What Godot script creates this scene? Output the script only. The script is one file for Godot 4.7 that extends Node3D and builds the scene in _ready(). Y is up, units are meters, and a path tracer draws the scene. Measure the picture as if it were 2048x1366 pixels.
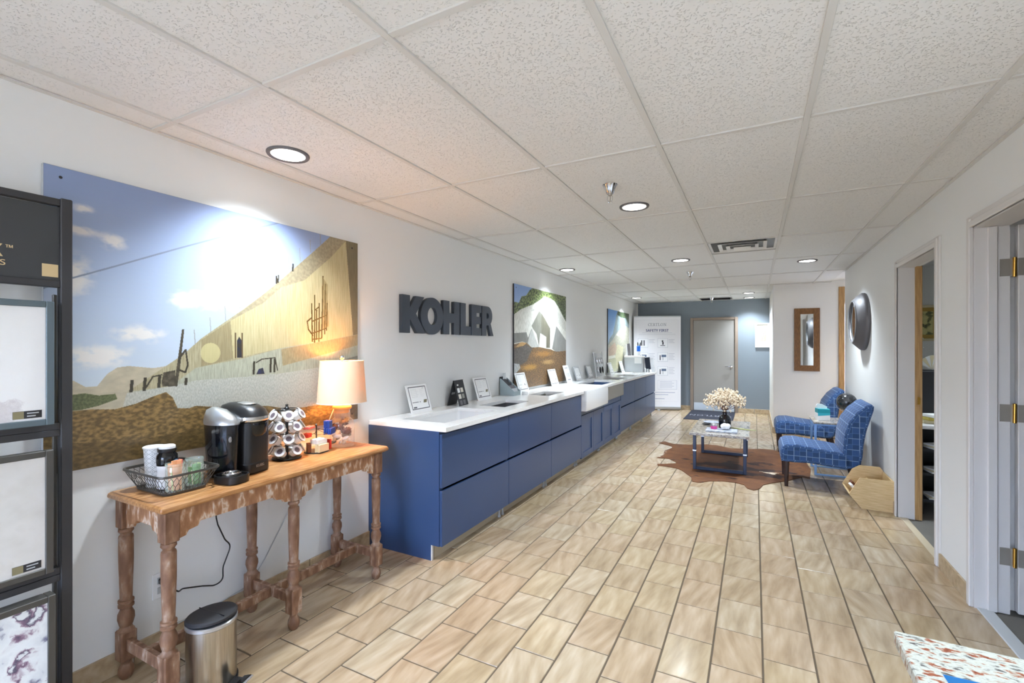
extends Node3D
# A stone and fixture showroom: long blue counter of sinks on the left, coffee table and chairs on the right, a photo mural and a coffee console in front.
# x runs across the room to the right, z towards the camera, y up; metres. Floor at 0.

const CE := 2.3686        # underside of the ceiling grid
const WL := -2.42         # face of the left wall
const WR := 1.04          # face of the right wall
const ZB := -10.85        # face of the back wall
const ZF := 3.2           # face of the shop front behind the camera
const CT := 0.875         # top of the counter
const TT := 0.788         # top of the console table

var names := {}
var m := {}
var rng := RandomNumberGenerator.new()


func _ready() -> void:
	rng.seed = 71
	# camera: level, turned 27.5 degrees to the left, lens shifted a little up
	var cam := Camera3D.new()
	cam.name = "camera"
	add_child(cam)
	cam.projection = Camera3D.PROJECTION_FRUSTUM
	cam.near = 0.05
	cam.far = 60.0
	cam.size = cam.near * 1366.0 / 931.1
	cam.frustum_offset = Vector2(0, cam.near * 9.0 / 931.1)
	cam.position = Vector3(0, 1.40, 0)
	cam.rotation.y = 0.4807
	cam.current = true
	# daylight: an even bright sky, seen only through the shop windows behind the camera
	var sm := ProceduralSkyMaterial.new()
	sm.sky_top_color = Color(0.55, 0.70, 0.95)
	sm.sky_horizon_color = Color(0.88, 0.93, 1.0)
	sm.ground_horizon_color = Color(0.80, 0.80, 0.80)
	sm.ground_bottom_color = Color(0.72, 0.71, 0.69)
	sm.sky_energy_multiplier = 3.3
	sm.ground_energy_multiplier = 2.4
	var sky := Sky.new()
	sky.sky_material = sm
	var env := Environment.new()
	env.background_mode = Environment.BG_SKY
	env.sky = sky
	env.tonemap_mode = Environment.TONE_MAPPER_LINEAR
	env.tonemap_exposure = 1.55
	env.sdfgi_enabled = true
	env.ssao_enabled = true
	env.ssil_enabled = true
	var we := WorldEnvironment.new()
	we.name = "world_environment"
	we.environment = env
	add_child(we)

	make_materials()
	build_floor()
	build_ceiling()
	build_walls()
	build_doors()
	build_side_rooms()
	build_downlights()
	build_cabinets()
	build_countertop()
	build_sinks()
	build_wall_art()
	build_wall_sign()
	build_console()
	build_lounge()
	build_display_stand()
	build_back_area()
	build_mirrors()
	build_desk()
	build_table_goods()
	build_counter_goods()
	build_ceiling_fittings()


# ---------------------------------------------------------------- helpers

class B:
	var st := SurfaceTool.new()
	var xf := Transform3D()
	var g := -1

	func _init() -> void:
		st.begin(Mesh.PRIMITIVE_TRIANGLES)
		st.set_smooth_group(-1)

	func group(n: int) -> void:
		st.set_smooth_group(n)

	func at(p: Vector3, b := Basis()) -> B:
		xf = Transform3D(b, p)
		return self

	func v(p: Vector3, uv: Vector2) -> void:
		st.set_uv(uv)
		st.add_vertex(xf * p)

	func tri(a: Vector3, b: Vector3, c: Vector3, ua := Vector2.ZERO, ub := Vector2.ZERO, uc := Vector2.ZERO) -> void:
		v(a, ua)
		v(c, uc)
		v(b, ub)

	func quad(a: Vector3, b: Vector3, c: Vector3, d: Vector3, r := Rect2(0, 0, 1, 1)) -> void:
		var ua := Vector2(r.position.x, r.end.y)
		var uc := Vector2(r.end.x, r.position.y)
		tri(a, b, c, ua, r.end, uc)
		tri(a, c, d, ua, uc, r.position)

	func oquad(a: Vector3, b: Vector3, c: Vector3, d: Vector3, out: Vector3) -> void:
		if (b - a).cross(c - a).dot(out) < 0:
			quad(a, d, c, b)
		else:
			quad(a, b, c, d)

	func box(c: Vector3, s: Vector3, bev := 0.0) -> B:
		var h := s / 2
		var i := h - Vector3.ONE * bev
		for a in 3:
			var b := (a + 1) % 3
			var e := (a + 2) % 3
			for sg in [-1, 1]:
				var q := []
				for k in [[-1, -1], [1, -1], [1, 1], [-1, 1]]:
					var p := Vector3()
					p[a] = sg * h[a]
					p[b] = k[0] * i[b]
					p[e] = k[1] * i[e]
					q.append(c + p)
				var n := Vector3()
				n[a] = sg
				oquad(q[0], q[1], q[2], q[3], n)
			if bev > 0:
				for k in [[-1, -1], [1, -1], [1, 1], [-1, 1]]:
					var q := []
					for w in [[-1, 0], [1, 0], [1, 1], [-1, 1]]:
						var p := Vector3()
						p[a] = w[0] * i[a]
						p[b] = k[0] * (h[b] if w[1] == 0 else i[b])
						p[e] = k[1] * (i[e] if w[1] == 0 else h[e])
						q.append(c + p)
					var n := Vector3()
					n[b] = k[0]
					n[e] = k[1]
					oquad(q[0], q[1], q[2], q[3], n)
		if bev > 0:
			for x in [-1, 1]:
				for y in [-1, 1]:
					for z in [-1, 1]:
						var sgn := Vector3(x, y, z)
						var p0 := c + sgn * Vector3(h.x, i.y, i.z)
						var p1 := c + sgn * Vector3(i.x, h.y, i.z)
						var p2 := c + sgn * Vector3(i.x, i.y, h.z)
						if (p1 - p0).cross(p2 - p0).dot(sgn) < 0:
							tri(p0, p2, p1)
						else:
							tri(p0, p1, p2)
		return self

	# box from its two extreme corners
	func bx(x0: float, x1: float, y0: float, y1: float, z0: float, z1: float, bev := 0.0) -> B:
		return box(Vector3(x0 + x1, y0 + y1, z0 + z1) / 2, Vector3(absf(x1 - x0), absf(y1 - y0), absf(z1 - z0)), bev)

	# rings of equal count, counter-clockwise as seen from the far end; smooth except where the run bends sharply
	func loft(rings: Array, caps := true, crease := 0.6, uvs := Vector2.ONE) -> B:
		var n: int = rings[0].size()
		var grp := 1
		var last := Vector3()
		var along := 0.0
		for k in rings.size() - 1:
			var r0: PackedVector3Array = rings[k]
			var r1: PackedVector3Array = rings[k + 1]
			var dir := r1[0] - r0[0]
			var l := dir.length()
			dir = dir.normalized()
			if k > 0 and dir.dot(last) < cos(crease):
				grp += 1
			last = dir
			group(grp)
			var around := 0.0
			for j in n:
				var jj := (j + 1) % n
				var w := r0[j].distance_to(r0[jj])
				quad(r0[j], r0[jj], r1[jj], r1[j], Rect2(around * uvs.x, (along + l) * uvs.y, w * uvs.x, -l * uvs.y))
				around += w
			along += l
		group(-1)
		if caps:
			fan(rings[0], true)
			fan(rings[-1], false)
		return self

	func fan(r: PackedVector3Array, flip: bool) -> void:
		var c := Vector3()
		for p in r:
			c += p
		c /= r.size()
		for j in r.size():
			var q := r[(j + 1) % r.size()]
			if r[j].is_equal_approx(q):
				continue
			if flip:
				tri(c, q, r[j])
			else:
				tri(c, r[j], q)

	static func ring(r: float, y: float, n: int, c := Vector3.ZERO, rz := -1.0) -> PackedVector3Array:
		var o := PackedVector3Array()
		for j in n:
			var t := TAU * j / n
			o.append(c + Vector3(cos(t) * r, y, -sin(t) * (r if rz < 0 else rz)))
		return o

	# profile of (radius, height) pairs turned about y
	func lathe(prof: Array, n := 20, c := Vector3.ZERO, caps := true) -> B:
		var rings := []
		for k in range(0, prof.size(), 2):
			rings.append(ring(maxf(prof[k], 0.0002), prof[k + 1], n, c))
		return loft(rings, caps)

	static func rrect(w: float, d: float, r: float, y: float, c := Vector3.ZERO, n := 5) -> PackedVector3Array:
		var o := PackedVector3Array()
		r = minf(r, minf(w, d) / 2 - 0.0001)
		for q in 4:
			var sx: float = [1, -1, -1, 1][q]
			var sz: float = [-1, -1, 1, 1][q]
			for k in n:
				var t := PI / 2 * q + PI / 2 * k / (n - 1)
				o.append(c + Vector3(sx * (w / 2 - r) + cos(t) * r, y, sz * (d / 2 - r) - sin(t) * r))
		return o

	func tube(pts: Array, r: float, n := 8, caps := true) -> B:
		var rings := []
		var nrm := Vector3()
		for k in pts.size():
			var t: Vector3
			if k == 0:
				t = pts[1] - pts[0]
			elif k == pts.size() - 1:
				t = pts[k] - pts[k - 1]
			else:
				t = (pts[k + 1] - pts[k]).normalized() + (pts[k] - pts[k - 1]).normalized()
			t = t.normalized()
			if k == 0:
				nrm = t.cross(Vector3.UP if absf(t.y) < 0.9 else Vector3.RIGHT).normalized()
			else:
				nrm = (nrm - t * nrm.dot(t)).normalized()
			var bn := t.cross(nrm)
			var o := PackedVector3Array()
			for j in n:
				var a := TAU * j / n
				o.append(pts[k] + (nrm * cos(a) + bn * sin(a)) * r)
			rings.append(o)
		return loft(rings, caps, 1.2)

	# outline in x, y pushed out along z
	func prism(poly: Array, z0: float, z1: float) -> B:
		var p := PackedVector2Array()
		for k in range(0, poly.size(), 2):
			p.append(Vector2(poly[k], poly[k + 1]))
		return prism2(p, z0, z1)

	func prism2(p: PackedVector2Array, z0: float, z1: float, sides := true) -> B:
		var area := 0.0
		for k in p.size():
			area += p[k].cross(p[(k + 1) % p.size()])
		if area < 0:
			p.reverse()
		var t := Geometry2D.triangulate_polygon(p)
		for k in range(0, t.size(), 3):
			var a := p[t[k]]
			var b := p[t[k + 1]]
			var c := p[t[k + 2]]
			if (b - a).cross(c - a) < 0:
				var s := b
				b = c
				c = s
			tri(Vector3(a.x, a.y, z1), Vector3(b.x, b.y, z1), Vector3(c.x, c.y, z1), a, b, c)
			tri(Vector3(a.x, a.y, z0), Vector3(c.x, c.y, z0), Vector3(b.x, b.y, z0), a, c, b)
		if sides:
			for k in p.size():
				var a := p[k]
				var b := p[(k + 1) % p.size()]
				quad(Vector3(a.x, a.y, z0), Vector3(b.x, b.y, z0), Vector3(b.x, b.y, z1), Vector3(a.x, a.y, z1), Rect2(a.x + a.y, 0, (b - a).length(), z1 - z0))
		return self

	func ball(c: Vector3, r: Vector3, n := 12, k := 8) -> B:
		var rings := []
		for i in k + 1:
			var t := -PI / 2 + PI * i / k
			rings.append(ring(maxf(cos(t), 0.002) * r.x, sin(t) * r.y, n, c, maxf(cos(t), 0.002) * r.z))
		return loft(rings, false, 3.0)

	func done() -> ArrayMesh:
		st.generate_normals()
		st.index()
		return st.commit()


func numbered(n: String) -> String:
	var k: int = names.get(n, -1) + 1
	names[n] = k
	return n if k == 0 else "%s_%03d" % [n, k]


func tag(o: Node3D, label: String, category: String, grp := "") -> void:
	o.set_meta("label", label)
	o.set_meta("category", category)
	if grp:
		o.set_meta("group", grp)


func thing(called: String, label: String, category: String, at := Vector3.ZERO, turn := 0.0, grp := "") -> Node3D:
	var o := Node3D.new()
	o.name = numbered(called)
	add_child(o)
	o.position = at
	o.rotation.y = turn
	tag(o, label, category, grp)
	return o


func struct(called: String) -> Node3D:
	var o := Node3D.new()
	o.name = called
	add_child(o)
	o.set_meta("kind", "structure")
	return o


func put(called: String, mesh: Mesh, mat: Material, parent: Node, at := Vector3.ZERO) -> MeshInstance3D:
	var o := MeshInstance3D.new()
	o.name = called
	o.mesh = mesh
	o.material_override = mat
	o.position = at
	parent.add_child(o, true)
	return o


func obj(called: String, b: B, mat: Material, parent: Node) -> MeshInstance3D:
	return put(called, b.done(), mat, parent)


# a copy of a thing with its parts
func dup(o: Node3D, at: Vector3, turn: float, label: String) -> Node3D:
	var c: Node3D = o.duplicate()
	c.name = numbered(String(o.name).rstrip("0123456789").trim_suffix("_"))
	add_child(c)
	c.position = at
	c.rotation.y = turn
	c.set_meta("label", label)
	return c


func text(called: String, words: String, height: float, mat: Material, parent: Node, xf: Transform3D, face := "Droid Sans", bold := false, depth := 0.001) -> MeshInstance3D:
	var f := SystemFont.new()
	f.font_names = PackedStringArray([face])
	if bold:
		f.font_weight = 700
	var t := TextMesh.new()
	t.font = f
	t.text = words
	t.font_size = 48
	t.pixel_size = height / 35.0
	t.depth = depth
	var o := put(called, t, mat, parent)
	o.transform = xf
	return o


func clr(hex: String) -> Color:
	return Color.html(hex)


func mat(col: Color, rough := 0.6, metal := 0.0, spec := 0.5) -> StandardMaterial3D:
	var s := StandardMaterial3D.new()
	s.albedo_color = col
	s.roughness = rough
	s.metallic = metal
	s.metallic_specular = spec
	return s


func tmat(tex: Texture2D, scale: Vector3, rough := 0.6, tri := true, tint := Color.WHITE) -> StandardMaterial3D:
	var s := mat(tint, rough)
	s.albedo_texture = tex
	s.uv1_scale = scale
	s.uv1_triplanar = tri
	return s


func noise(sd: int, freq: float, oct := 4, type := FastNoiseLite.TYPE_SIMPLEX_SMOOTH) -> FastNoiseLite:
	var f := FastNoiseLite.new()
	f.seed = sd
	f.frequency = freq
	f.noise_type = type
	f.fractal_octaves = oct
	return f


# ramp: offset, colour, offset, colour ...
func ntex(f: FastNoiseLite, ramp: Array, size := 512) -> NoiseTexture2D:
	var g := Gradient.new()
	var off := PackedFloat32Array()
	var col := PackedColorArray()
	for k in range(0, ramp.size(), 2):
		off.append(ramp[k])
		col.append(clr(ramp[k + 1]))
	g.offsets = off
	g.colors = col
	var t := NoiseTexture2D.new()
	t.width = size
	t.height = size
	t.seamless = true
	t.noise = f
	t.color_ramp = g
	return t


func bump(s: StandardMaterial3D, tex: Texture2D, scale: float) -> StandardMaterial3D:
	s.heightmap_enabled = true
	s.heightmap_texture = tex
	s.heightmap_scale = scale
	return s


func xform(p: Vector3, yaw := 0.0, pitch := 0.0, roll := 0.0) -> Transform3D:
	return Transform3D(Basis.from_euler(Vector3(pitch, yaw, roll)), p)


# ---------------------------------------------------------------- materials

func make_materials() -> void:
	m.wall = bump(mat(clr("e8e8e6"), 0.55), ntex(noise(3, 0.06, 3), [0.0, "707070", 1.0, "909090"], 256), 0.03)
	m.wall.uv1_triplanar = true
	m.wall.uv1_scale = Vector3.ONE * 2.0
	m.wall_warm = mat(clr("efede9"), 0.6)
	m.wall_blue = mat(clr("7d868e"), 0.55)
	m.taupe = mat(clr("d8d4d0"), 0.45)
	m.door_grey = mat(clr("96928d"), 0.5)
	m.frame_brown = mat(clr("8c7c6e"), 0.5)
	m.carpet = bump(mat(clr("6f6c66"), 0.95), ntex(noise(9, 0.2, 2), [0.0, "404040", 1.0, "c0c0c0"], 256), 0.3)
	m.carpet.uv1_triplanar = true
	m.carpet.uv1_scale = Vector3.ONE * 4.0
	m.grout = mat(clr("5f5242"), 0.9)
	# travertine-like floor tiles: one grain, four tints
	var grain := noise(11, 0.006, 4)
	grain.domain_warp_enabled = true
	grain.domain_warp_amplitude = 14.0
	grain.domain_warp_frequency = 0.01
	var tt := ntex(grain, [0.0, "9f8e76", 0.3, "ae9d84", 0.5, "b7a78e", 0.7, "bdae97", 1.0, "c8bba6"], 1024)
	var rough := ntex(noise(12, 0.02, 4), [0.0, "262626", 1.0, "3c3c3c"], 512)
	for k in 5:
		var s := tmat(tt, Vector3.ONE, 1.0, false, clr(["fffaf4", "fbf0e6", "f4ebe0", "fcf4e6", "f8ece2"][k]))
		s.roughness_texture = rough
		s.metallic_specular = 0.5
		m["tile%d" % k] = s
	m.base_tile = tmat(tt, Vector3(2.2, 2.2, 2.2), 0.4, true, clr("fdf3e4"))
	# acoustic ceiling: fissures pressed into the panel
	var im := Image.create(1024, 1024, false, Image.FORMAT_RGB8)
	im.fill(Color(0.8, 0.8, 0.8))
	var r := RandomNumberGenerator.new()
	r.seed = 5
	for k in 3600:
		var p := Vector2(r.randf() * 1024, r.randf() * 1024)
		var d := Vector2.from_angle(r.randf_range(-0.6, 0.6) + (PI / 2 if r.randf() < 0.15 else 0.0))
		var n := r.randi_range(2, 13)
		var depth := r.randf_range(0.05, 0.5)
		for i in n:
			var q := p + d * i
			im.set_pixel(posmod(int(q.x), 1024), posmod(int(q.y), 1024), Color(depth, depth, depth))
			if n > 4:
				im.set_pixel(posmod(int(q.x), 1024), posmod(int(q.y) + 1, 1024), Color(depth, depth, depth))
			d = d.rotated(r.randf_range(-0.3, 0.3))
	m.panel = bump(mat(clr("e3e2df"), 0.9), ImageTexture.create_from_image(im), 0.35)
	m.panel.uv1_triplanar = true
	m.panel.uv1_world_triplanar = true
	m.panel.uv1_scale = Vector3.ONE * 1.64
	m.tbar = mat(clr("d3d1cc"), 0.5)
	m.trim_white = mat(clr("e8e7e4"), 0.4)
	# joinery
	m.navy = mat(clr("324a72"), 0.3)
	m.navy_dark = mat(clr("1b2436"), 0.6)
	m.toe = mat(clr("c5b69b"), 0.45)
	m.quartz = tmat(ntex(noise(21, 0.006, 5), [0.0, "ebe9e6", 0.47, "efeeec", 0.5, "e9e7e3", 0.53, "efeeec", 1.0, "edecea"], 512), Vector3.ONE * 0.9, 0.16)
	m.ceramic = mat(clr("e8e8e8"), 0.12)
	m.granite_sink = mat(clr("55565a"), 0.45)
	m.steel = mat(clr("b7b4ae"), 0.3, 1.0)
	m.chrome = mat(clr("d9d9dc"), 0.1, 1.0)
	m.nickel = mat(clr("a19b91"), 0.4, 0.35)
	m.brass = mat(clr("c79a4b"), 0.3, 1.0)
	m.steel_brushed = tmat(ntex(noise(23, 0.05, 3), [0.0, "a29b8f", 1.0, "cfc9be"], 256), Vector3(30, 0.4, 30), 0.28)
	m.steel_brushed.metallic = 1.0
	# wood
	var wn := noise(31, 0.02, 5)
	wn.domain_warp_enabled = true
	wn.domain_warp_amplitude = 18.0
	m.table_top = tmat(ntex(wn, [0.0, "8b5c34", 0.4, "a97545", 0.6, "ba8857", 1.0, "c89c6c"], 512), Vector3(5, 5, 0.6), 0.32)
	m.table_wood = tmat(ntex(noise(33, 0.015, 5), [0.0, "64432e", 0.4, "7d5a43", 0.55, "8d6a51", 0.66, "9c7d67", 0.74, "b29d8d", 0.8, "a4856d", 1.0, "75523b"], 512), Vector3(2.6, 0.9, 2.6), 0.6)
	m.table_apron = tmat(ntex(noise(34, 0.02, 5), [0.0, "83583a", 0.45, "9c6f4c", 0.56, "ad8160", 0.64, "c4a78f", 0.72, "d2c2b3", 0.78, "ba977a", 1.0, "8e6140"], 512), Vector3(2.2, 0.8, 2.2), 0.6)
	m.oak = tmat(ntex(noise(35, 0.02, 5), [0.0, "c3a26e", 0.5, "d6b785", 1.0, "e4cb9c"], 512), Vector3(0.8, 12, 12), 0.5)
	m.walnut = tmat(ntex(noise(36, 0.02, 5), [0.0, "5d3a18", 0.5, "7d5324", 1.0, "9a6d35"], 512), Vector3(10, 1.2, 10), 0.45)
	m.door_wood = tmat(ntex(noise(37, 0.02, 4), [0.0, "a07a4c", 0.5, "b48d5a", 1.0, "c49e6a"], 256), Vector3(10, 0.8, 10), 0.45)
	m.dark_wood = mat(clr("2c1712"), 0.4)
	# stone samples
	var gr := noise(41, 0.035, 3, FastNoiseLite.TYPE_CELLULAR)
	gr.cellular_return_type = FastNoiseLite.RETURN_CELL_VALUE
	gr.domain_warp_enabled = true
	gr.domain_warp_amplitude = 14.0
	m.granite = tmat(ntex(gr, [0.0, "4a4644", 0.2, "7c7168", 0.35, "a09589", 0.5, "bdb6aa", 0.62, "8f8272", 0.75, "c4beb3", 0.88, "6c655f", 1.0, "454240"], 512), Vector3.ONE * 1.8, 0.15)
	var g2 := noise(43, 0.022, 4)
	g2.domain_warp_enabled = true
	g2.domain_warp_amplitude = 20.0
	m.granite_red = tmat(ntex(g2, [0.0, "5e3020", 0.25, "8f5540", 0.33, "a2978a", 0.42, "b2b4aa", 0.52, "b8bab1", 0.6, "a3a69e", 0.68, "babcb4", 0.76, "85857f", 0.9, "504e4e", 1.0, "403f41"], 512), Vector3(2.0, 2.0, 4.0), 0.12)
	var mv := noise(45, 0.0035, 3)
	mv.domain_warp_enabled = true
	mv.domain_warp_amplitude = 40.0
	m.marble_white = tmat(ntex(mv, [0.0, "eceded", 0.5, "f1f2f2", 0.6, "f0f0f0", 0.635, "d6d1d3", 0.66, "efefef", 1.0, "eceeee"], 512), Vector3.ONE * 0.9, 0.12)
	m.marble_grey = tmat(ntex(noise(46, 0.012, 5), [0.0, "d0cdc7", 0.4, "d9d7d2", 0.7, "dedcd8", 1.0, "d4d1cb"], 512), Vector3.ONE * 1.2, 0.3)
	var vi := noise(47, 0.008, 4)
	vi.domain_warp_enabled = true
	vi.domain_warp_amplitude = 45.0
	vi.domain_warp_frequency = 0.01
	m.marble_violet = tmat(ntex(vi, [0.0, "4a4f6b", 0.2, "6a6a86", 0.3, "dfe3e6", 0.5, "eef2f3", 0.6, "e6e8ea", 0.66, "8d7186", 0.71, "5a5468", 0.75, "e2e6e8", 1.0, "f0f3f4"], 512), Vector3.ONE * 1.5, 0.12)
	m.tray_marble = tmat(ntex(noise(48, 0.02, 4), [0.0, "8a93a6", 0.5, "b3b9c6", 1.0, "d5d9e0"], 256), Vector3.ONE * 4.0, 0.25)
	# small goods
	m.black = mat(clr("1a1a1c"), 0.35)
	m.black_gloss = mat(clr("121214"), 0.12)
	m.black_matte = mat(clr("2a2a2d"), 0.6)
	m.frame_black = mat(clr("333336"), 0.5)
	m.frame_bronze = mat(clr("54524e"), 0.4, 0.4)
	m.frame_slate = mat(clr("5f6d74"), 0.4, 0.3)
	m.header = bump(mat(clr("3f4143"), 0.7), ntex(noise(50, 0.25, 2), [0.0, "606060", 1.0, "a0a0a0"], 256), 0.05)
	m.header.uv1_triplanar = true
	m.header.uv1_scale = Vector3.ONE * 4.0
	m.white = mat(clr("eeeeee"), 0.5)
	m.paper = mat(clr("f0f0ee"), 0.8)
	m.cream_paper = mat(clr("e6d9b4"), 0.8)
	m.silver = mat(clr("c3c5c8"), 0.28, 0.85)
	m.gold_ink = mat(clr("d8c092"), 0.5)
	m.blue_grey = mat(clr("9dacb0"), 0.5)
	m.grey_plastic = mat(clr("bfc3c6"), 0.5)
	m.blue_bright = mat(clr("0e6fe0"), 0.4)
	m.red = mat(clr("c8301f"), 0.5)
	m.pink = mat(clr("e86f6a"), 0.5)
	m.magenta = mat(clr("e0489a"), 0.5)
	m.royal = mat(clr("173f9a"), 0.45)
	m.green = mat(clr("4f9a3c"), 0.5)
	m.green_pale = mat(clr("b9bd7c"), 0.5)
	m.orange = mat(clr("eda574"), 0.6)
	m.yellow_green = mat(clr("c6d27e"), 0.6)
	m.brown = mat(clr("6b3a1c"), 0.6)
	m.pinecone = mat(clr("6d3c22"), 0.8)
	m.shell = mat(clr("ded8cc"), 0.5)
	m.shell_grey = mat(clr("8f8f84"), 0.5)
	m.cork = mat(clr("b98a4e"), 0.6)
	m.ink = mat(clr("27272b"), 0.6)
	m.navy_ink = mat(clr("3a477d"), 0.6)
	m.grey_ink = mat(clr("8b8e98"), 0.6)
	m.tan_ink = mat(clr("8a8262"), 0.6)
	m.letters = mat(clr("373e48"), 0.4)
	m.blue_steel = mat(clr("2d374d"), 0.4, 0.3)
	m.blue_metal = mat(clr("8fb3dc"), 0.3, 0.5)
	m.mirror = mat(clr("e8ecec"), 0.03, 1.0)
	m.pewter = mat(clr("6a686b"), 0.5, 0.3)
	m.globe = tmat(ntex(noise(52, 0.012, 4), [0.0, "17181c", 0.52, "1e2024", 0.56, "4a4a4c", 1.0, "5a5957"], 256), Vector3.ONE * 4.0, 0.2)
	m.mat_dark = mat(clr("292b38"), 0.95)
	m.mat_print = mat(clr("8d8f98"), 0.9)
	m.straw = mat(clr("ead9c0"), 0.9)
	m.straw.backlight_enabled = true
	m.straw.backlight = clr("8a7a60")
	m.glass = mat(Color(1, 1, 1, 0.08), 0.03)
	m.glass.transparency = BaseMaterial3D.TRANSPARENCY_ALPHA
	m.glass_green = mat(Color(0.93, 1, 0.95, 0.14), 0.03)
	m.glass_green.transparency = BaseMaterial3D.TRANSPARENCY_ALPHA
	m.glass_smoke = mat(Color(0.06, 0.07, 0.1, 0.72), 0.05)
	m.glass_smoke.transparency = BaseMaterial3D.TRANSPARENCY_ALPHA
	m.acrylic = mat(Color(0.9, 0.93, 0.95, 0.25), 0.08)
	m.acrylic.transparency = BaseMaterial3D.TRANSPARENCY_ALPHA
	m.shade = mat(clr("e8d8ba"), 0.9)
	m.shade.backlight_enabled = true
	m.shade.backlight = clr("7d6848")
	m.lens = mat(clr("ffffff"), 0.5)
	m.lens.emission_enabled = true
	m.lens.emission = clr("fffaf2")
	m.lens.emission_energy_multiplier = 4.0
	m.bulb = mat(clr("ffffff"), 0.5)
	m.bulb.emission_enabled = true
	m.bulb.emission = clr("ffcf8a")
	m.bulb.emission_energy_multiplier = 6.0
	# plaid wool: cross bands of darker blue with pale lines
	var pl := Image.create(128, 128, false, Image.FORMAT_RGB8)
	for y in 128:
		for x in 128:
			var c := clr("365687")
			if (x > 6 and x < 60) != (y > 6 and y < 60):
				c = clr("2e4a74")
			if x < 6 or y < 6:
				c = clr("86a0c2")
			elif (x >= 62 and x < 65) or (y >= 62 and y < 65):
				c = clr("5b7cab")
			var w := 0.94 + 0.06 * float((x + y) % 2) + r.randf_range(-0.04, 0.04)
			pl.set_pixel(x, y, Color(c.r * w, c.g * w, c.b * w))
	m.plaid = tmat(ImageTexture.create_from_image(pl), Vector3.ONE * 9.5, 0.95, false)
	m.plaid.rim_enabled = true
	m.plaid.rim = 0.2
	# cow hide: chestnut with near-black saddle marks
	var hn := noise(61, 0.011, 5)
	var fur := noise(62, 0.06, 3)
	var hide := Image.create(512, 384, false, Image.FORMAT_RGB8)
	for y in 384:
		for x in 512:
			var a := hn.get_noise_2d(x, y * 2.2) + 0.25 * fur.get_noise_2d(x * 0.5, y * 2.0)
			var mid := exp(-pow((y - 240.0) / 50.0, 2.0)) * exp(-pow((x - 270.0) / 130.0, 2.0))
			var c := clr("5c3416").lerp(clr("784a23"), clampf(0.5 + a, 0, 1))
			c = c.lerp(clr("2c1510"), clampf((a + mid * 0.8 - 0.34) * 4.0, 0, 1))
			if x < 66 and absf(y - 178) < 40:
				c = c.lerp(clr("d9d2c8") if fur.get_noise_2d(x * 2.0, y) > 0.0 else clr("4a3028"), clampf((66.0 - x) / 20.0, 0, 1))
			if absf(y - 252 - a * 16.0) < 2.5 and x > 335 and x < 385:
				c = clr("d8c7ae")
			hide.set_pixel(x, y, c)
	m.hide = tmat(ImageTexture.create_from_image(hide), Vector3.ONE, 0.7, false)
		# paper cup sleeve: grey diamonds on white
	var cup := Image.create(64, 64, false, Image.FORMAT_RGB8)
	for y in 64:
		for x in 64:
			var d := absf(fposmod(x, 32) - 16) + absf(fposmod(y, 32) - 16)
			cup.set_pixel(x, y, clr("a9adb0") if (d > 12 and d < 17) or d < 5 else clr("eceef0"))
	m.cup_print = tmat(ImageTexture.create_from_image(cup), Vector3.ONE * 26.0, 0.6, false)


# ---------------------------------------------------------------- the room

func tile_mesh(w: float, d: float, off: Vector2, turn: float) -> ArrayMesh:
	var b := B.new()
	var e := 0.0025
	var q := [Vector2(-w, d) / 2, Vector2(w, d) / 2, Vector2(w, -d) / 2, Vector2(-w, -d) / 2]
	var uv := []
	var top := []
	var low := []
	for p in q:
		var s: Vector2 = p.rotated(turn)
		uv.append(off + Vector2(s.x * 2.2, s.y * 0.4))
		top.append(Vector3(p.x - signf(p.x) * e, 0, p.y - signf(p.y) * e))
		low.append(Vector3(p.x, -0.004, p.y))
	b.tri(top[0], top[1], top[2], uv[0], uv[1], uv[2])
	b.tri(top[0], top[2], top[3], uv[0], uv[2], uv[3])
	for k in 4:
		var j := (k + 1) % 4
		b.tri(low[k], low[j], top[j], uv[k], uv[j], uv[j])
		b.tri(low[k], top[j], top[k], uv[k], uv[j], uv[k])
	return b.done()


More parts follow.
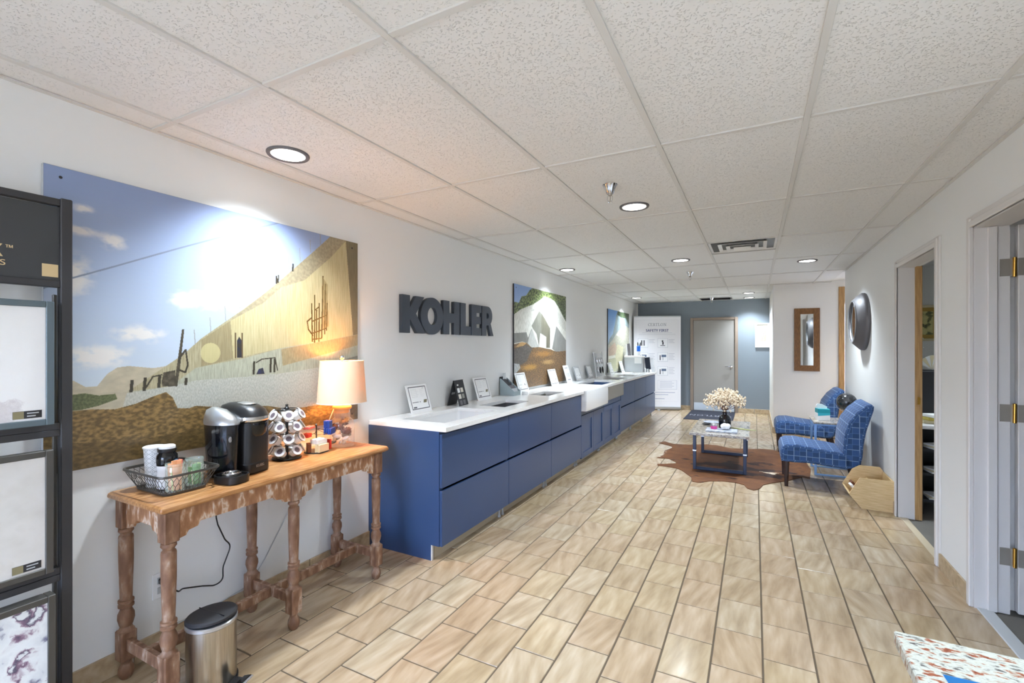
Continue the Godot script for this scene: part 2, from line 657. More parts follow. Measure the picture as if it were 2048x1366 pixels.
func build_floor() -> void:
	var fl := struct("floor")
	var bed := B.new()
	bed.bx(WL - 0.15, WR + 0.03, -0.12, -0.003, ZB - 0.15, ZF + 0.1)
	bed.bx(WR + 0.03, 2.9, -0.12, -0.003, -8.7, -7.37)
	obj("grout_bed", bed, m.grout, fl)
	const PX := 0.2053
	const PZ := 0.3023
	const X0 := 0.0316
	var all := []
	for col in range(-13, 7):
		var x1 := X0 + col * PX
		var x0 := maxf(x1 - PX, WL)
		x1 = minf(x1, WR + 0.03)
		if x1 - x0 < 0.02:
			continue
		var ph := -2.2286 if posmod(col, 2) == 0 else -2.0699
		for row in range(-20, 40):
			var z1 := ph - row * PZ
			var z0 := z1 - PZ
			z0 = maxf(z0, ZB)
			z1 = minf(z1, ZF)
			if z1 - z0 < 0.02:
				continue
			var c := Vector2((x0 + x1) / 2, (z0 + z1) / 2)
			all.append({"x0": x0, "x1": x1, "z0": z0, "z1": z1, "c": c, "d": c.length() if c.y < -0.75 and not (c.x < -1.9 and c.y < -2.6) else 99.0 + c.length()})
	all.sort_custom(func(a, b): return a.d < b.d)
	var variants := []
	for k in 24:
		variants.append(tile_mesh(PX - 0.0058, PZ - 0.0058, Vector2(rng.randf(), rng.randf()), rng.randf_range(-0.32, 0.32) + (PI if k % 2 else 0.0)))
	var rest := {}
	for k in 5:
		rest[k] = SurfaceTool.new()
		rest[k].begin(Mesh.PRIMITIVE_TRIANGLES)
	for i in all.size():
		var t: Dictionary = all[i]
		var w: float = t.x1 - t.x0 - 0.0058
		var d: float = t.z1 - t.z0 - 0.0058
		var full: bool = w > PX - 0.0065 and d > PZ - 0.0065
		var mesh: Mesh = variants[rng.randi() % 24] if full else tile_mesh(w, d, Vector2(rng.randf(), rng.randf()), 0.2)
		var tint := rng.randi() % 5
		var pos := Vector3(t.c.x, 0, t.c.y)
		if i < 300:
			put("tile", mesh, m["tile%d" % tint], fl, pos)
		else:
			rest[tint].append_from(mesh, 0, Transform3D(Basis(), pos))
	for k in 5:
		put("tile_field", rest[k].commit(), m["tile%d" % k], fl).set_meta("kind", "stuff")
	var cp := struct("floor_side_room")
	obj("carpet", B.new().bx(WR + 0.03, 3.7, -0.1, -0.004, -7.37, -0.4), m.carpet, cp)


func build_ceiling() -> void:
	var ce := struct("ceiling")
	var slab := B.new()
	slab.bx(WL - 0.15, WR + 0.14, CE + 0.03, CE + 0.14, ZB - 0.15, ZF + 0.1)
	slab.bx(WR + 0.14, 2.9, CE + 0.03, CE + 0.14, -8.8, -7.37)
	obj("slab", slab, m.trim_white, ce)
	var xs := [WL]
	for k in 6:
		xs.append(-2.2432 + 0.61 * k)
	xs.append(WR)
	var zs := [ZF]
	for k in range(-3, 9):
		zs.append(-1.1145 - 1.2185 * k)
	zs[-1] = ZB
	var full := B.new().box(Vector3.ZERO, Vector3(0.595, 0.016, 1.203), 0.003).done()
	for r in zs.size() - 1:
		for c in xs.size() - 1:
			var w: float = xs[c + 1] - xs[c]
			var d: float = zs[r] - zs[r + 1]
			var p := Vector3((xs[c] + xs[c + 1]) / 2, CE + 0.0155, (zs[r] + zs[r + 1]) / 2)
			if c == 4 and r == 7:                     # the diffuser takes the near half of this bay
				put("panel", B.new().box(Vector3.ZERO, Vector3(0.595, 0.016, 0.594), 0.003).done(), m.panel, ce, p + Vector3(0, 0, -0.305))
			elif w > 0.6 and d > 1.2:
				put("panel", full, m.panel, ce, p)
			elif w > 0.03 and d > 0.03:
				put("panel", B.new().box(Vector3.ZERO, Vector3(w - 0.015, 0.016, d - 0.015), 0.003).done(), m.panel, ce, p)
	for c in range(1, xs.size() - 1):
		obj("main_runner", B.new().bx(xs[c] - 0.012, xs[c] + 0.012, CE, CE + 0.009, ZB, ZF, 0.001), m.tbar, ce)
	for r in range(1, zs.size() - 1):
		for c in xs.size() - 1:
			obj("cross_tee", B.new().bx(xs[c] + 0.0125, xs[c + 1] - 0.0125, CE + 0.0005, CE + 0.009, zs[r] - 0.012, zs[r] + 0.012, 0.001), m.tbar, ce)
	obj("cross_tee", B.new().bx(xs[4] + 0.0125, xs[5] - 0.0125, CE + 0.0005, CE + 0.009, zs[7] - 0.62, zs[7] - 0.598, 0.001), m.tbar, ce)
	for s in [[WL, 1], [WR, -1]]:
		obj("wall_angle", B.new().bx(s[0], s[0] + s[1] * 0.022, CE, CE + 0.006, ZB if s[1] > 0 else -7.37, ZF), m.tbar, ce)


func build_walls() -> void:
	var w := struct("wall_left")
	var wb := B.new()
	wb.bx(WL - 0.15, WL, -0.1, CE + 0.1, ZB - 0.15, 0.9)
	wb.bx(WL - 0.15, WL, -0.1, 0.25, 0.9, 2.9)
	wb.bx(WL - 0.15, WL, 2.15, CE + 0.1, 0.9, 2.9)
	wb.bx(WL - 0.15, WL, -0.1, CE + 0.1, 2.9, ZF + 0.1)
	obj("plaster", wb, m.wall, w)
	w = struct("window_2")
	for z in [0.9, 1.875, 2.85]:
		obj("mullion", B.new().bx(WL - 0.1, WL - 0.04, 0.25, 2.15, z, z + 0.05), m.frame_black, w)
	for y in [0.25, 2.1]:
		obj("rail", B.new().bx(WL - 0.1, WL - 0.04, y, y + 0.05, 0.95, 2.85), m.frame_black, w)
	for z in [0.95, 1.925]:
		obj("pane", B.new().bx(WL - 0.072, WL - 0.068, 0.30, 2.10, z, z + 0.925), m.glass, w)
	w = struct("wall_right")
	var b := B.new()
	var t := WR + 0.14
	b.bx(WR, t, -0.1, CE + 0.1, -2.45, ZF + 0.1)
	b.bx(WR, t, 2.04, CE + 0.1, -3.36, -2.45)
	b.bx(WR, t, -0.1, CE + 0.1, -3.90, -3.36)
	b.bx(WR, t, 2.04, CE + 0.1, -4.84, -3.90)
	b.bx(WR, t, -0.1, CE + 0.1, -7.37, -4.84)
	obj("plaster", b, m.wall, w)
	w = struct("wall_back")
	obj("plaster", B.new().bx(WL - 0.15, 0.5, -0.1, CE + 0.1, ZB - 0.15, ZB), m.wall_blue, w)
	w = struct("wall_partition")
	b = B.new()
	b.bx(0.267, 1.14, -0.1, CE + 0.1, -8.72, -8.58)
	b.bx(0.267, 0.40, -0.1, CE + 0.1, ZB, -8.72)
	b.bx(1.14, 2.9, 2.04, CE + 0.1, -8.72, -8.58)
	b.bx(2.1, 2.9, -0.1, 2.04, -8.72, -8.58)
	obj("plaster", b, m.wall_warm, w)
	w = struct("trim_1")
	obj("corner_bead", B.new().bx(WL, WL + 0.035, 0.0, CE, ZB, ZB + 0.012), m.trim_white, w)
	# shop front behind the camera
	w = struct("wall_front")
	b = B.new()
	b.bx(WL, WR, 2.2, CE + 0.1, ZF, ZF + 0.15)
	b.bx(WL, WR, -0.1, 0.12, ZF, ZF + 0.15)
	b.bx(WL, -2.2, 0.12, 2.2, ZF, ZF + 0.15)
	b.bx(-0.15, WR, 0.12, 2.2, ZF, ZF + 0.15)
	obj("plaster", b, m.wall, w)
	w = struct("window_1")
	b = B.new()
	for x in [-2.2, -1.2, -0.2]:
		b.bx(x, x + 0.05, 0.12, 2.2, ZF + 0.04, ZF + 0.1)
	b.bx(-2.2, -0.15, 0.12, 0.17, ZF + 0.04, ZF + 0.1)
	b.bx(-2.2, -0.15, 2.15, 2.2, ZF + 0.04, ZF + 0.1)
	obj("mullions", b, m.frame_black, w)
	for x in [-2.15, -1.15]:
		obj("pane", B.new().bx(x, x + 0.95, 0.17, 2.15, ZF + 0.068, ZF + 0.072), m.glass, w)
	# tile skirting
	skirting("baseboard_left", Vector2(WL, ZF), Vector2(WL, -2.465), Vector2(1, 0))
	skirting("baseboard_left_end", Vector2(WL, -9.68), Vector2(WL, ZB), Vector2(1, 0))
	skirting("baseboard_back", Vector2(WL, ZB), Vector2(-1.25, ZB), Vector2(0, 1))
	skirting("baseboard_back_end", Vector2(-0.31, ZB), Vector2(0.267, ZB), Vector2(0, 1))
	skirting("baseboard_right", Vector2(WR, -3.85), Vector2(WR, -3.425), Vector2(-1, 0))
	skirting("baseboard_right_far", Vector2(WR, -7.37), Vector2(WR, -4.90), Vector2(-1, 0))
	skirting("baseboard_partition", Vector2(0.267, -8.58), Vector2(1.13, -8.58), Vector2(0, 1))
	skirting("baseboard_partition_side", Vector2(0.267, ZB), Vector2(0.267, -8.58), Vector2(-1, 0))


func skirting(called: String, a: Vector2, b: Vector2, out: Vector2) -> void:
	var o := struct(called)
	var l := a.distance_to(b)
	var d := (b - a) / l
	var at := 0.0
	while at < l - 0.01:
		var n := minf(0.3, l - at)
		var c := a + d * (at + n / 2) + out * 0.006
		var s := Vector3(absf(d.x) * (n - 0.003) + absf(out.x) * 0.012, 0.095, absf(d.y) * (n - 0.003) + absf(out.y) * 0.012)
		obj("tile", B.new().box(Vector3(c.x, 0.0475, c.y), s, 0.0015), m.base_tile, o)
		at += 0.303


func casing(o: Node3D, x: float, z0: float, z1: float, top: float, side: float) -> void:
	# moulded casing round an opening in the right wall: two stepped boards on each side and over the top
	var w := 0.058
	for z in [[z0 - w, z0 + 0.004], [z1 - 0.004, z1 + w]]:
		var b := B.new()
		b.bx(x, x - side * 0.012, 0, top + w, z[0], z[1], 0.003)
		var inner: float = z[1] if z[0] < z0 else z[0]
		var dir := -1.0 if z[0] < z0 else 1.0
		b.bx(x, x - side * 0.020, 0, top + w - 0.012, inner, inner + dir * 0.034, 0.004)
		obj("side_casing", b, m.taupe, o)
	var h := B.new()
	h.bx(x, x - side * 0.0118, top - 0.004, top + w - 0.0005, z0 - w + 0.001, z1 + w - 0.001, 0.003)
	h.bx(x, x - side * 0.0195, top - 0.004, top + 0.030, z0 - 0.029, z1 + 0.029, 0.004)
	obj("head_casing", h, m.taupe, o)


func build_doors() -> void:
	# back door in its brown frame
	var d := struct("door_1")
	var b := B.new()
	b.bx(-1.249, -1.190, 0, 2.01, ZB, ZB + 0.05, 0.004)
	b.bx(-0.371, -0.312, 0, 2.01, ZB, ZB + 0.05, 0.004)
	b.bx(-1.190, -0.371, 1.955, 2.01, ZB, ZB + 0.05, 0.004)
	obj("frame", b, m.frame_brown, d)
	obj("slab", B.new().bx(-1.186, -0.375, 0.008, 1.952, ZB, ZB + 0.022, 0.002), m.door_grey, d)
	obj("kick_plate", B.new().bx(-1.175, -0.386, 0.015, 0.175, ZB + 0.022, ZB + 0.025), mat(clr("c8cdd0"), 0.4, 0.5), d)
	var hd := obj("handle_rose", B.new().at(Vector3(-0.435, 0.97, ZB + 0.022), Basis(Vector3.RIGHT, PI / 2)).lathe([0.03, 0, 0.03, 0.008, 0.012, 0.012, 0.012, 0.05], 16), m.chrome, d)
	obj("lever", B.new().tube([Vector3(-0.435, 0.97, ZB + 0.07), Vector3(-0.50, 0.972, ZB + 0.072), Vector3(-0.56, 0.965, ZB + 0.066)], 0.009), m.chrome, hd)
	# office doorway
	d = struct("door_2")
	casing(d, WR, -4.84, -3.90, 2.04, 1)
	b = B.new()
	b.bx(WR, WR + 0.105, 0, 2.04, -4.855, -4.835)
	b.bx(WR, WR + 0.105, 0, 2.04, -3.905, -3.885)
	b.bx(WR, WR + 0.105, 2.035, 2.055, -4.85, -3.89)
	obj("jamb", b, m.taupe, d)
	b = B.new()
	b.bx(WR + 0.105, WR + 0.15, 0, 2.05, -4.86, -4.822, 0.002)
	b.bx(WR + 0.105, WR + 0.15, 0, 2.05, -3.918, -3.88, 0.002)
	obj("stop", b, m.door_wood, d)
	obj("strike_plate", B.new().bx(WR + 0.118, WR + 0.137, 0.93, 0.99, -4.8215, -4.8195), m.brass, d)
	obj("threshold", B.new().bx(WR + 0.01, WR + 0.06, -0.003, 0.004, -4.835, -3.905, 0.002), m.toe, d)
	# near doorway with its door swung into the room beyond
	d = struct("door_3")
	casing(d, WR, -3.36, -2.45, 2.04, 1)
	b = B.new()
	b.bx(WR, WR + 0.14, 0, 2.04, -3.375, -3.352)
	b.bx(WR, WR + 0.14, 0, 2.04, -2.458, -2.435)
	b.bx(WR, WR + 0.14, 2.03, 2.055, -3.37, -2.44)
	b.bx(WR + 0.05, WR + 0.09, 0, 2.03, -3.352, -3.338, 0.004)
	obj("jamb", b, m.taupe, d)
	obj("slab", B.new().bx(WR + 0.168, WR + 1.0, 0.012, 2.03, -3.385, -3.345, 0.003), m.taupe, d)
	for y in [0.30, 1.05, 1.81]:
		b = B.new()
		b.bx(WR + 0.100, WR + 0.142, y - 0.045, y + 0.045, -3.352, -3.349)
		b.bx(WR + 0.168, WR + 0.21, y - 0.045, y + 0.045, -3.345, -3.342)
		b.bx(WR + 0.142, WR + 0.168, y - 0.045, y + 0.045, -3.3505, -3.3475)
		var h := obj("hinge", b, m.nickel, d)
		obj("knuckle", B.new().at(Vector3(WR + 0.155, y, -3.345)).lathe([0.002, -0.052, 0.008, -0.05, 0.008, 0.05, 0.002, 0.052], 12), m.brass, h)
	obj("threshold", B.new().bx(WR + 0.01, WR + 0.075, -0.003, 0.006, -3.352, -2.458, 0.003), m.grey_plastic, d)
	# wooden casing at the end of the partition
	d = struct("trim_2")
	obj("side_casing", B.new().bx(1.13, 1.205, 0, 2.30, -8.72, -8.555, 0.003), m.door_wood, d)


func build_side_rooms() -> void:
	var w := struct("wall_office")
	var b := B.new()
	b.bx(WR + 0.14, 3.7, -0.1, CE + 0.1, -7.37, -7.25)
	b.bx(3.6, 3.7, -0.1, CE + 0.1, -7.25, -0.4)
	b.bx(WR + 0.14, 3.6, -0.1, CE + 0.1, -0.5, -0.4)
	b.bx(WR + 0.14, 3.6, -0.1, CE + 0.1, -3.52, -3.42)
	obj("plaster", b, m.wall_warm, w)
	w = struct("ceiling_office")
	obj("plaster", B.new().bx(WR + 0.14, 3.7, CE, CE + 0.1, -7.37, -0.4), m.trim_white, w)
	w = struct("wall_hall")
	b = B.new()
	b.bx(2.8, 2.9, -0.1, CE + 0.1, -8.6, -7.37)
	b.bx(1.0, 2.9, -0.1, CE + 0.1, -9.4, -9.3)
	obj("plaster", b, m.wall_warm, w)
	# office things seen through the doorway
	var p := thing("office_picture", "small yellow landscape in a pale gold frame on the office wall", "picture", Vector3(1.80, 1.675, -7.25))
	b = B.new()
	for s in [-1, 1]:
		b.bx(s * 0.125 - 0.015, s * 0.125 + 0.015, -0.215, 0.215, 0, 0.025, 0.003)
		b.bx(-0.11, 0.11, s * 0.2 - 0.015, s * 0.2 + 0.015, 0, 0.025, 0.003)
	obj("frame", b, m.cream_paper, p)
	obj("mount", B.new().bx(-0.11, 0.11, -0.185, 0.185, 0, 0.008), mat(clr("c9a552"), 0.6), p)
	obj("print", B.new().bx(-0.085, 0.085, -0.14, 0.14, 0.008, 0.011), tmat(ntex(noise(71, 0.02, 4), [0.0, "e6dc9a", 0.5, "d9cf8c", 0.62, "8b8a5c", 1.0, "4d4a34"], 128), Vector3.ONE * 4.0, 0.6), p)
	var s := thing("office_shelf", "black open shelf unit with a white top just inside the office", "shelf", Vector3(1.43, 0, -5.24))
	for x in [-0.2, 0.2]:
		for z in [-0.2, 0.2]:
			obj("post", B.new().bx(x - 0.015, x + 0.015, 0, 0.71, z - 0.015, z + 0.015), m.black, s)
	for y in [0.1, 0.32, 0.52]:
		obj("shelf_board", B.new().bx(-0.185, 0.2, y, y + 0.02, -0.2, 0.2), m.black_matte, s)
	obj("back_panel", B.new().bx(-0.2, 0.2, 0.05, 0.71, -0.23, -0.215), m.black, s)
	obj("top", B.new().bx(-0.22, 0.22, 0.71, 0.75, -0.24, 0.24, 0.012), m.quartz, s)
	s = thing("office_hutch", "dark upper cabinet standing on the office shelf unit", "cabinet", Vector3(1.43, 0.75, -5.36))
	obj("body", B.new().bx(-0.2, 0.2, 0.0, 0.44, -0.1, 0.06, 0.003), m.black, s)
	obj("door", B.new().bx(-0.19, 0.19, 0.01, 0.43, 0.06, 0.075, 0.003), m.black_matte, s)
	for k in 3:
		var c := thing("sample_pack", "yellow and white sample pack on the office shelf top, %s of three" % ["lowest", "middle one", "topmost"][k], "box", Vector3(1.37 + 0.01 * k, 0.75 + 0.026 * k, -5.13), 0.2 * k, "sample packs in the office")
		obj("body", B.new().bx(-0.11, 0.11, 0, 0.025, -0.06, 0.06, 0.003), [m.cream_paper, mat(clr("cdb757"), 0.6), m.paper][k], c)
	for k in 3:
		var c := thing("paper_stack", "white paper pile on the %s board of the office shelf" % ["bottom", "middle", "upper"][k], "paper", Vector3(1.40, [0.12, 0.34, 0.54][k], -5.13), 0.15 * k, "papers on the office shelf")
		for i in 3:
			obj("sheet", B.new().at(Vector3(0, 0.012 * i, 0), Basis(Vector3.UP, 0.12 * i)).bx(-0.11, 0.11, 0, 0.011, -0.08, 0.08), m.paper if i != 1 else m.cream_paper, c)
	s = thing("chip_fan", "pale fan of sample chips on top of the office hutch", "sample", Vector3(1.40, 1.19, -5.33))
	for k in 7:
		obj("chip", B.new().at(Vector3(0, 0.02, 0), Basis(Vector3.BACK, 1.0 - k * 0.3)).bx(-0.025, 0.025, 0.0, 0.11, -0.008 + 0.004 * k, -0.005 + 0.004 * k), m.cream_paper if k % 2 else m.paper, s)
	s = thing("office_plant", "grey leafy stems in a small pot on the office hutch", "plant", Vector3(1.28, 1.19, -5.38))
	obj("pot", B.new().lathe([0.03, 0, 0.035, 0.05, 0.03, 0.05], 12), m.grey_plastic, s)
	obj("stem", B.new().tube([Vector3(0, 0.05, 0), Vector3(0.005, 0.28, 0)], 0.004), m.brown, s)
	for k in 14:
		var a := k * 2.4
		obj("leaf", B.new().ball(Vector3(cos(a) * 0.028, 0.07 + 0.016 * k, sin(a) * 0.028), Vector3(0.03, 0.01, 0.016), 8, 4), m.shell_grey, s)


func downlight(p: Vector3, label: String, energy: float, warm := Color(0.905, 0.957, 1.0)) -> void:
	var o := thing("recessed_downlight", label, "light", p, 0, "recessed ceiling lights")
	obj("trim_ring", B.new().lathe([0.078, 0.004, 0.082, -0.003, 0.098, -0.005, 0.101, 0.0, 0.101, 0.006], 28, Vector3.ZERO, false), m.pewter, o)
	obj("light_lens", B.new().lathe([0.080, 0.003, 0.080, -0.001, 0.03, -0.004], 24), m.lens, o)
	var l := SpotLight3D.new()
	l.name = "lamp"
	o.add_child(l)
	l.position.y = -0.03
	l.rotation.x = -PI / 2
	l.spot_angle = 61.0
	l.spot_angle_attenuation = 1.0
	l.spot_attenuation = 2.0
	l.spot_range = 14.0
	l.light_size = 0.06
	l.light_color = warm
	l.light_energy = energy
	l.shadow_enabled = true


func build_downlights() -> void:
	var e := 3.0
	downlight(Vector3(-2.10, CE, -1.57), "large bright ceiling light close to the wall above the quarry mural", e)
	downlight(Vector3(-0.745, CE, -3.27), "round ceiling light beside the nearest sprinkler head", e)
	downlight(Vector3(-2.12, CE, -5.585), "ceiling light above the white cliff photo", e)
	downlight(Vector3(-0.745, CE, -5.56), "ceiling light left of the square air vent", e)
	downlight(Vector3(0.53, CE, -6.26), "ceiling light nearest the round mirror on the right", e)
	downlight(Vector3(-2.12, CE, -9.49), "ceiling light in the far left corner over the counter end", e)
	downlight(Vector3(-0.10, CE, -9.54), "nearer of the two small ceiling lights by the blue wall", e)
	downlight(Vector3(-0.10, CE, -10.48), "farther of the two small ceiling lights by the blue wall", e)
	downlight(Vector3(-0.745, CE, 0.9), "ceiling light behind the camera in mid room", e)
	downlight(Vector3(0.53, CE, -1.0), "ceiling light overhead beside the granite desk", e)
	downlight(Vector3(2.2, CE, -5.3), "ceiling light inside the office", e)
	downlight(Vector3(1.9, CE, -7.9), "warm ceiling light in the side hall", e * 0.5, Color(1, 0.93, 0.80))


# ---------------------------------------------------------------- counter run

const FX := -1.785   # face of the drawer fronts

func build_cabinets() -> void:
	var words := ["first from the console table, with the blue end panel", "second from the console table", "third, left of the white apron sink", "under the white apron sink", "under the steel apron sink", "right of the steel apron sink", "second from the far end", "at the far end by the banner"]
	for k in 8:
		var z0 := -2.465 - 0.9 * k - (0.002 if k else 0.0)
		var z1 := -2.465 - 0.9 * (k + 1)
		var sink := k == 3 or k == 4
		var o := thing("base_cabinet", ("navy shaker two-door cabinet " if sink else "navy two-drawer base cabinet, ") + words[k], "cabinet", Vector3(0, 0, z0), 0, "blue base cabinets along the left wall")
		var l := z1 - z0
		var top := 0.845 if not sink else 0.60
		var b := B.new()
		b.bx(WL + 0.002, FX - 0.022, 0.10, 0.118, 0, l)
		b.bx(WL + 0.002, WL + 0.012, 0.118, top, 0, l)
		b.bx(WL + 0.012, FX - 0.022, 0.118, top, 0, -0.016)
		b.bx(WL + 0.012, FX - 0.022, 0.118, top, l + 0.016, l)
		b.bx(FX - 0.04, FX - 0.022, top - 0.07, top, -0.016, l + 0.016)
		obj("carcass", b, m.navy, o)
		obj("toe_kick", B.new().bx(FX - 0.105, FX - 0.09, 0.0, 0.10, 0 if k else -0.02, l), m.toe, o)
		for zz in ([l * 0.97] if k == 0 else [l * 0.03, l * 0.97]):
			obj("foot", B.new().at(Vector3(FX - 0.074, 0, zz)).lathe([0.013, 0, 0.013, 0.015, 0.008, 0.022, 0.008, 0.10], 12), m.grey_plastic, o)
		if k == 0:
			# end panel with the toe notch cut out
			var e := B.new()
			e.prism([WL + 0.002, 0, FX - 0.087, 0, FX - 0.087, 0.102, FX - 0.022, 0.102, FX - 0.022, 0.845, WL + 0.002, 0.845], 0.0, 0.018)
			obj("end_panel", e, m.navy, o)
			obj("notch_edge", B.new().bx(FX - 0.0868, FX - 0.082, 0, 0.102, 0.0, 0.018), m.white, o)
		if not sink:
			for y in [[0.104, 0.463], [0.482, 0.828]]:
				obj("drawer_front", B.new().bx(FX - 0.02, FX, y[0], y[1], -0.0015 + (0.018 if k == 0 else 0.0), l + 0.0015, 0.0015), m.navy, o)
		else:
			for j in 2:
				var a := l * 0.5 * j - 0.002
				var c := l * 0.5 * (j + 1) + 0.002
				var dr := obj("door_panel", B.new().bx(FX - 0.02, FX - 0.010, 0.085, 0.585, a, c), m.navy, o)
				var w := 0.062
				var f := B.new()
				f.bx(FX - 0.0101, FX, 0.085, 0.585, a, a - w, 0.001)
				f.bx(FX - 0.0101, FX, 0.085, 0.585, c + w, c, 0.001)
				f.bx(FX - 0.0101, FX - 0.0002, 0.085, 0.085 + w, a - w, c + w, 0.001)
				f.bx(FX - 0.0101, FX - 0.0002, 0.585 - w, 0.585, a - w, c + w, 0.001)
				obj("shaker_frame", f, m.navy, dr)
			var y1 := 0.632 if k == 3 else 0.652
			obj("sink_rail", B.new().bx(FX - 0.03, FX - 0.003, 0.592, y1, -0.002, l + 0.002, 0.001), m.navy, o)
			for s in [[-0.002, -0.014], [l + 0.014, l + 0.002]]:
				obj("sink_cheek", B.new().bx(WL + 0.002, FX - 0.03, 0.6, 0.845, s[0], s[1]), m.navy, o)


# cut-outs: x0, x1, z0 (near), z1 (far)
const CUTS := [[-2.25, -1.87, -2.60, -3.32], [-2.165, -1.905, -3.52, -4.02], [-2.165, -1.925, -4.53, -4.98], [-2.215, 0.0, -5.168, -6.072], [-2.20, -1.835, -6.16, -6.98], [-2.15, -1.88, -7.20, -7.72], [-2.16, -1.88, -8.15, -8.62], [-2.16, -1.86, -9.0, -9.42]]

func build_countertop() -> void:
	var o := thing("countertop", "long white quartz countertop running the length of the left wall", "countertop")
	var b := B.new()
	const F := -1.755
	var z := -2.45
	for c in CUTS:
		b.bx(WL + 0.003, F, CT - 0.03, CT, z, c[2], 0.0015)
		b.bx(WL + 0.003, c[0], CT - 0.03, CT, c[2], c[3])
		if c[1] < F:
			b.bx(c[1], F, CT - 0.03, CT, c[2], c[3])
		z = c[3]
	b.bx(WL + 0.003, F, CT - 0.03, CT, z, -9.69, 0.0015)
	obj("slab", b, m.quartz, o)


func basin(o: Node3D, w: float, d: float, depth: float, mat: Material, r := 0.03) -> void:
	# undermount bowl hung below the slab; w along x, d along z, origin at the middle of its rim
	var b := B.new()
	b.loft([B.rrect(w * 0.6, d * 0.6, r, -depth - 0.006), B.rrect(w - 0.02, d - 0.02, r, -depth - 0.006), B.rrect(w + 0.008, d + 0.008, r, -depth + 0.03), B.rrect(w + 0.01, d + 0.01, r, -0.006), B.rrect(w + 0.05, d + 0.05, r, -0.005), B.rrect(w + 0.05, d + 0.05, r, -0.0005), B.rrect(w, d, r, -0.0005), B.rrect(w - 0.004, d - 0.004, r, -depth + 0.04), B.rrect(w - 0.05, d - 0.05, r, -depth + 0.004), B.rrect(w * 0.3, d * 0.3, r, -depth)])
	obj("bowl", b, mat, o)
	var dr := obj("drain", B.new().at(Vector3(0, -depth + 0.001, 0)).lathe([0.046, 0.0, 0.045, 0.003, 0.036, 0.002, 0.03, -0.001], 20), m.steel, o)
	obj("strainer", B.new().at(Vector3(0, -depth + 0.001, 0)).lathe([0.025, 0.0, 0.024, 0.004, 0.008, 0.005, 0.006, 0.010], 16), m.steel, dr)


func build_sinks() -> void:
	var info := [["white undermount sink nearest the console table", "ceramic"], ["dark charcoal undermount sink beside the folded sample book", "granite_sink"], ["small brushed steel sink just left of the white apron sink", "steel"], [], [], ["dark grey sink right of the steel apron sink", "granite_sink"], ["white sink in the counter below the acrylic handle display", "ceramic"], ["white sink at the far end of the counter", "ceramic"]]
	for k in CUTS.size():
		if info[k].is_empty():
			continue
		var c: Array = CUTS[k]
		var o := thing("undermount_sink", info[k][0], "sink", Vector3((c[0] + c[1]) / 2, CT - 0.03, (c[2] + c[3]) / 2), 0, "sinks set in the long counter")
		basin(o, c[1] - c[0] + 0.01, c[2] - c[3] + 0.01, 0.18, m[info[k][1]])
	# white farmhouse sink with its deep apron
	var o := thing("apron_sink", "large white farmhouse sink with a deep rounded apron", "sink", Vector3(-1.965, 0, -5.62), 0, "sinks set in the long counter")
	var w := 0.488
	var d := 0.90
	var b := B.new()
	b.loft([B.rrect(w - 0.03, d - 0.03, 0.02, 0.637), B.rrect(w - 0.008, d - 0.008, 0.022, 0.641), B.rrect(w, d, 0.024, 0.655), B.rrect(w, d, 0.024, 0.868), B.rrect(w - 0.008, d - 0.008, 0.022, 0.878), B.rrect(w - 0.05, d - 0.05, 0.03, 0.878), B.rrect(w - 0.06, d - 0.06, 0.035, 0.870), B.rrect(w - 0.07, d - 0.07, 0.04, 0.69), B.rrect(w - 0.13, d - 0.13, 0.04, 0.668), B.rrect(w * 0.3, d * 0.3, 0.03, 0.664)], true, 0.9)
	obj("bowl", b, m.ceramic, o)
	obj("drain", B.new().at(Vector3(0, 0.665, 0)).lathe([0.046, 0.0, 0.045, 0.003, 0.036, 0.002, 0.03, -0.0005], 20), m.steel, o)
	# steel apron sink
	o = thing("steel_apron_sink", "brushed steel apron sink right of the white farmhouse sink", "sink", Vector3(-2.0175, CT - 0.03, -6.57), 0, "sinks set in the long counter")
	basin(o, 0.37, 0.83, 0.18, m.steel, 0.02)
	obj("apron", B.new().bx(0.20, 0.262, -0.183, -0.001, -0.445, 0.445, 0.006), m.steel_brushed, o)


# a polygon filled into an image; uv pairs, colour a to b by a noise stretched by sx, sy
func fill(im: Image, uv: Array, a: Color, b: Color, n: FastNoiseLite, sx := 1.0, sy := 1.0, gain := 1.0, alpha := 1.0) -> void:
	var w := im.get_width()
	var h := im.get_height()
	var p := PackedVector2Array()
	for k in range(0, uv.size(), 2):
		p.append(Vector2(uv[k] * w, uv[k + 1] * h))
	var lo := h
	var hi := 0
	for q in p:
		lo = mini(lo, int(q.y))
		hi = maxi(hi, int(q.y) + 1)
	for y in range(maxi(lo, 0), mini(hi, h)):
		var xs := []
		for k in p.size():
			var s := p[k]
			var e := p[(k + 1) % p.size()]
			if (s.y <= y + 0.5) != (e.y <= y + 0.5):
				xs.append(s.x + (y + 0.5 - s.y) / (e.y - s.y) * (e.x - s.x))
		xs.sort()
		for k in range(0, xs.size() - 1, 2):
			for x in range(maxi(int(xs[k] + 0.5), 0), mini(int(xs[k + 1] + 0.5), w)):
				var c := a.lerp(b, clampf(0.5 + gain * n.get_noise_2d(x * sx, y * sy), 0, 1))
				im.set_pixel(x, y, c if alpha >= 1.0 else im.get_pixel(x, y).lerp(c, alpha))


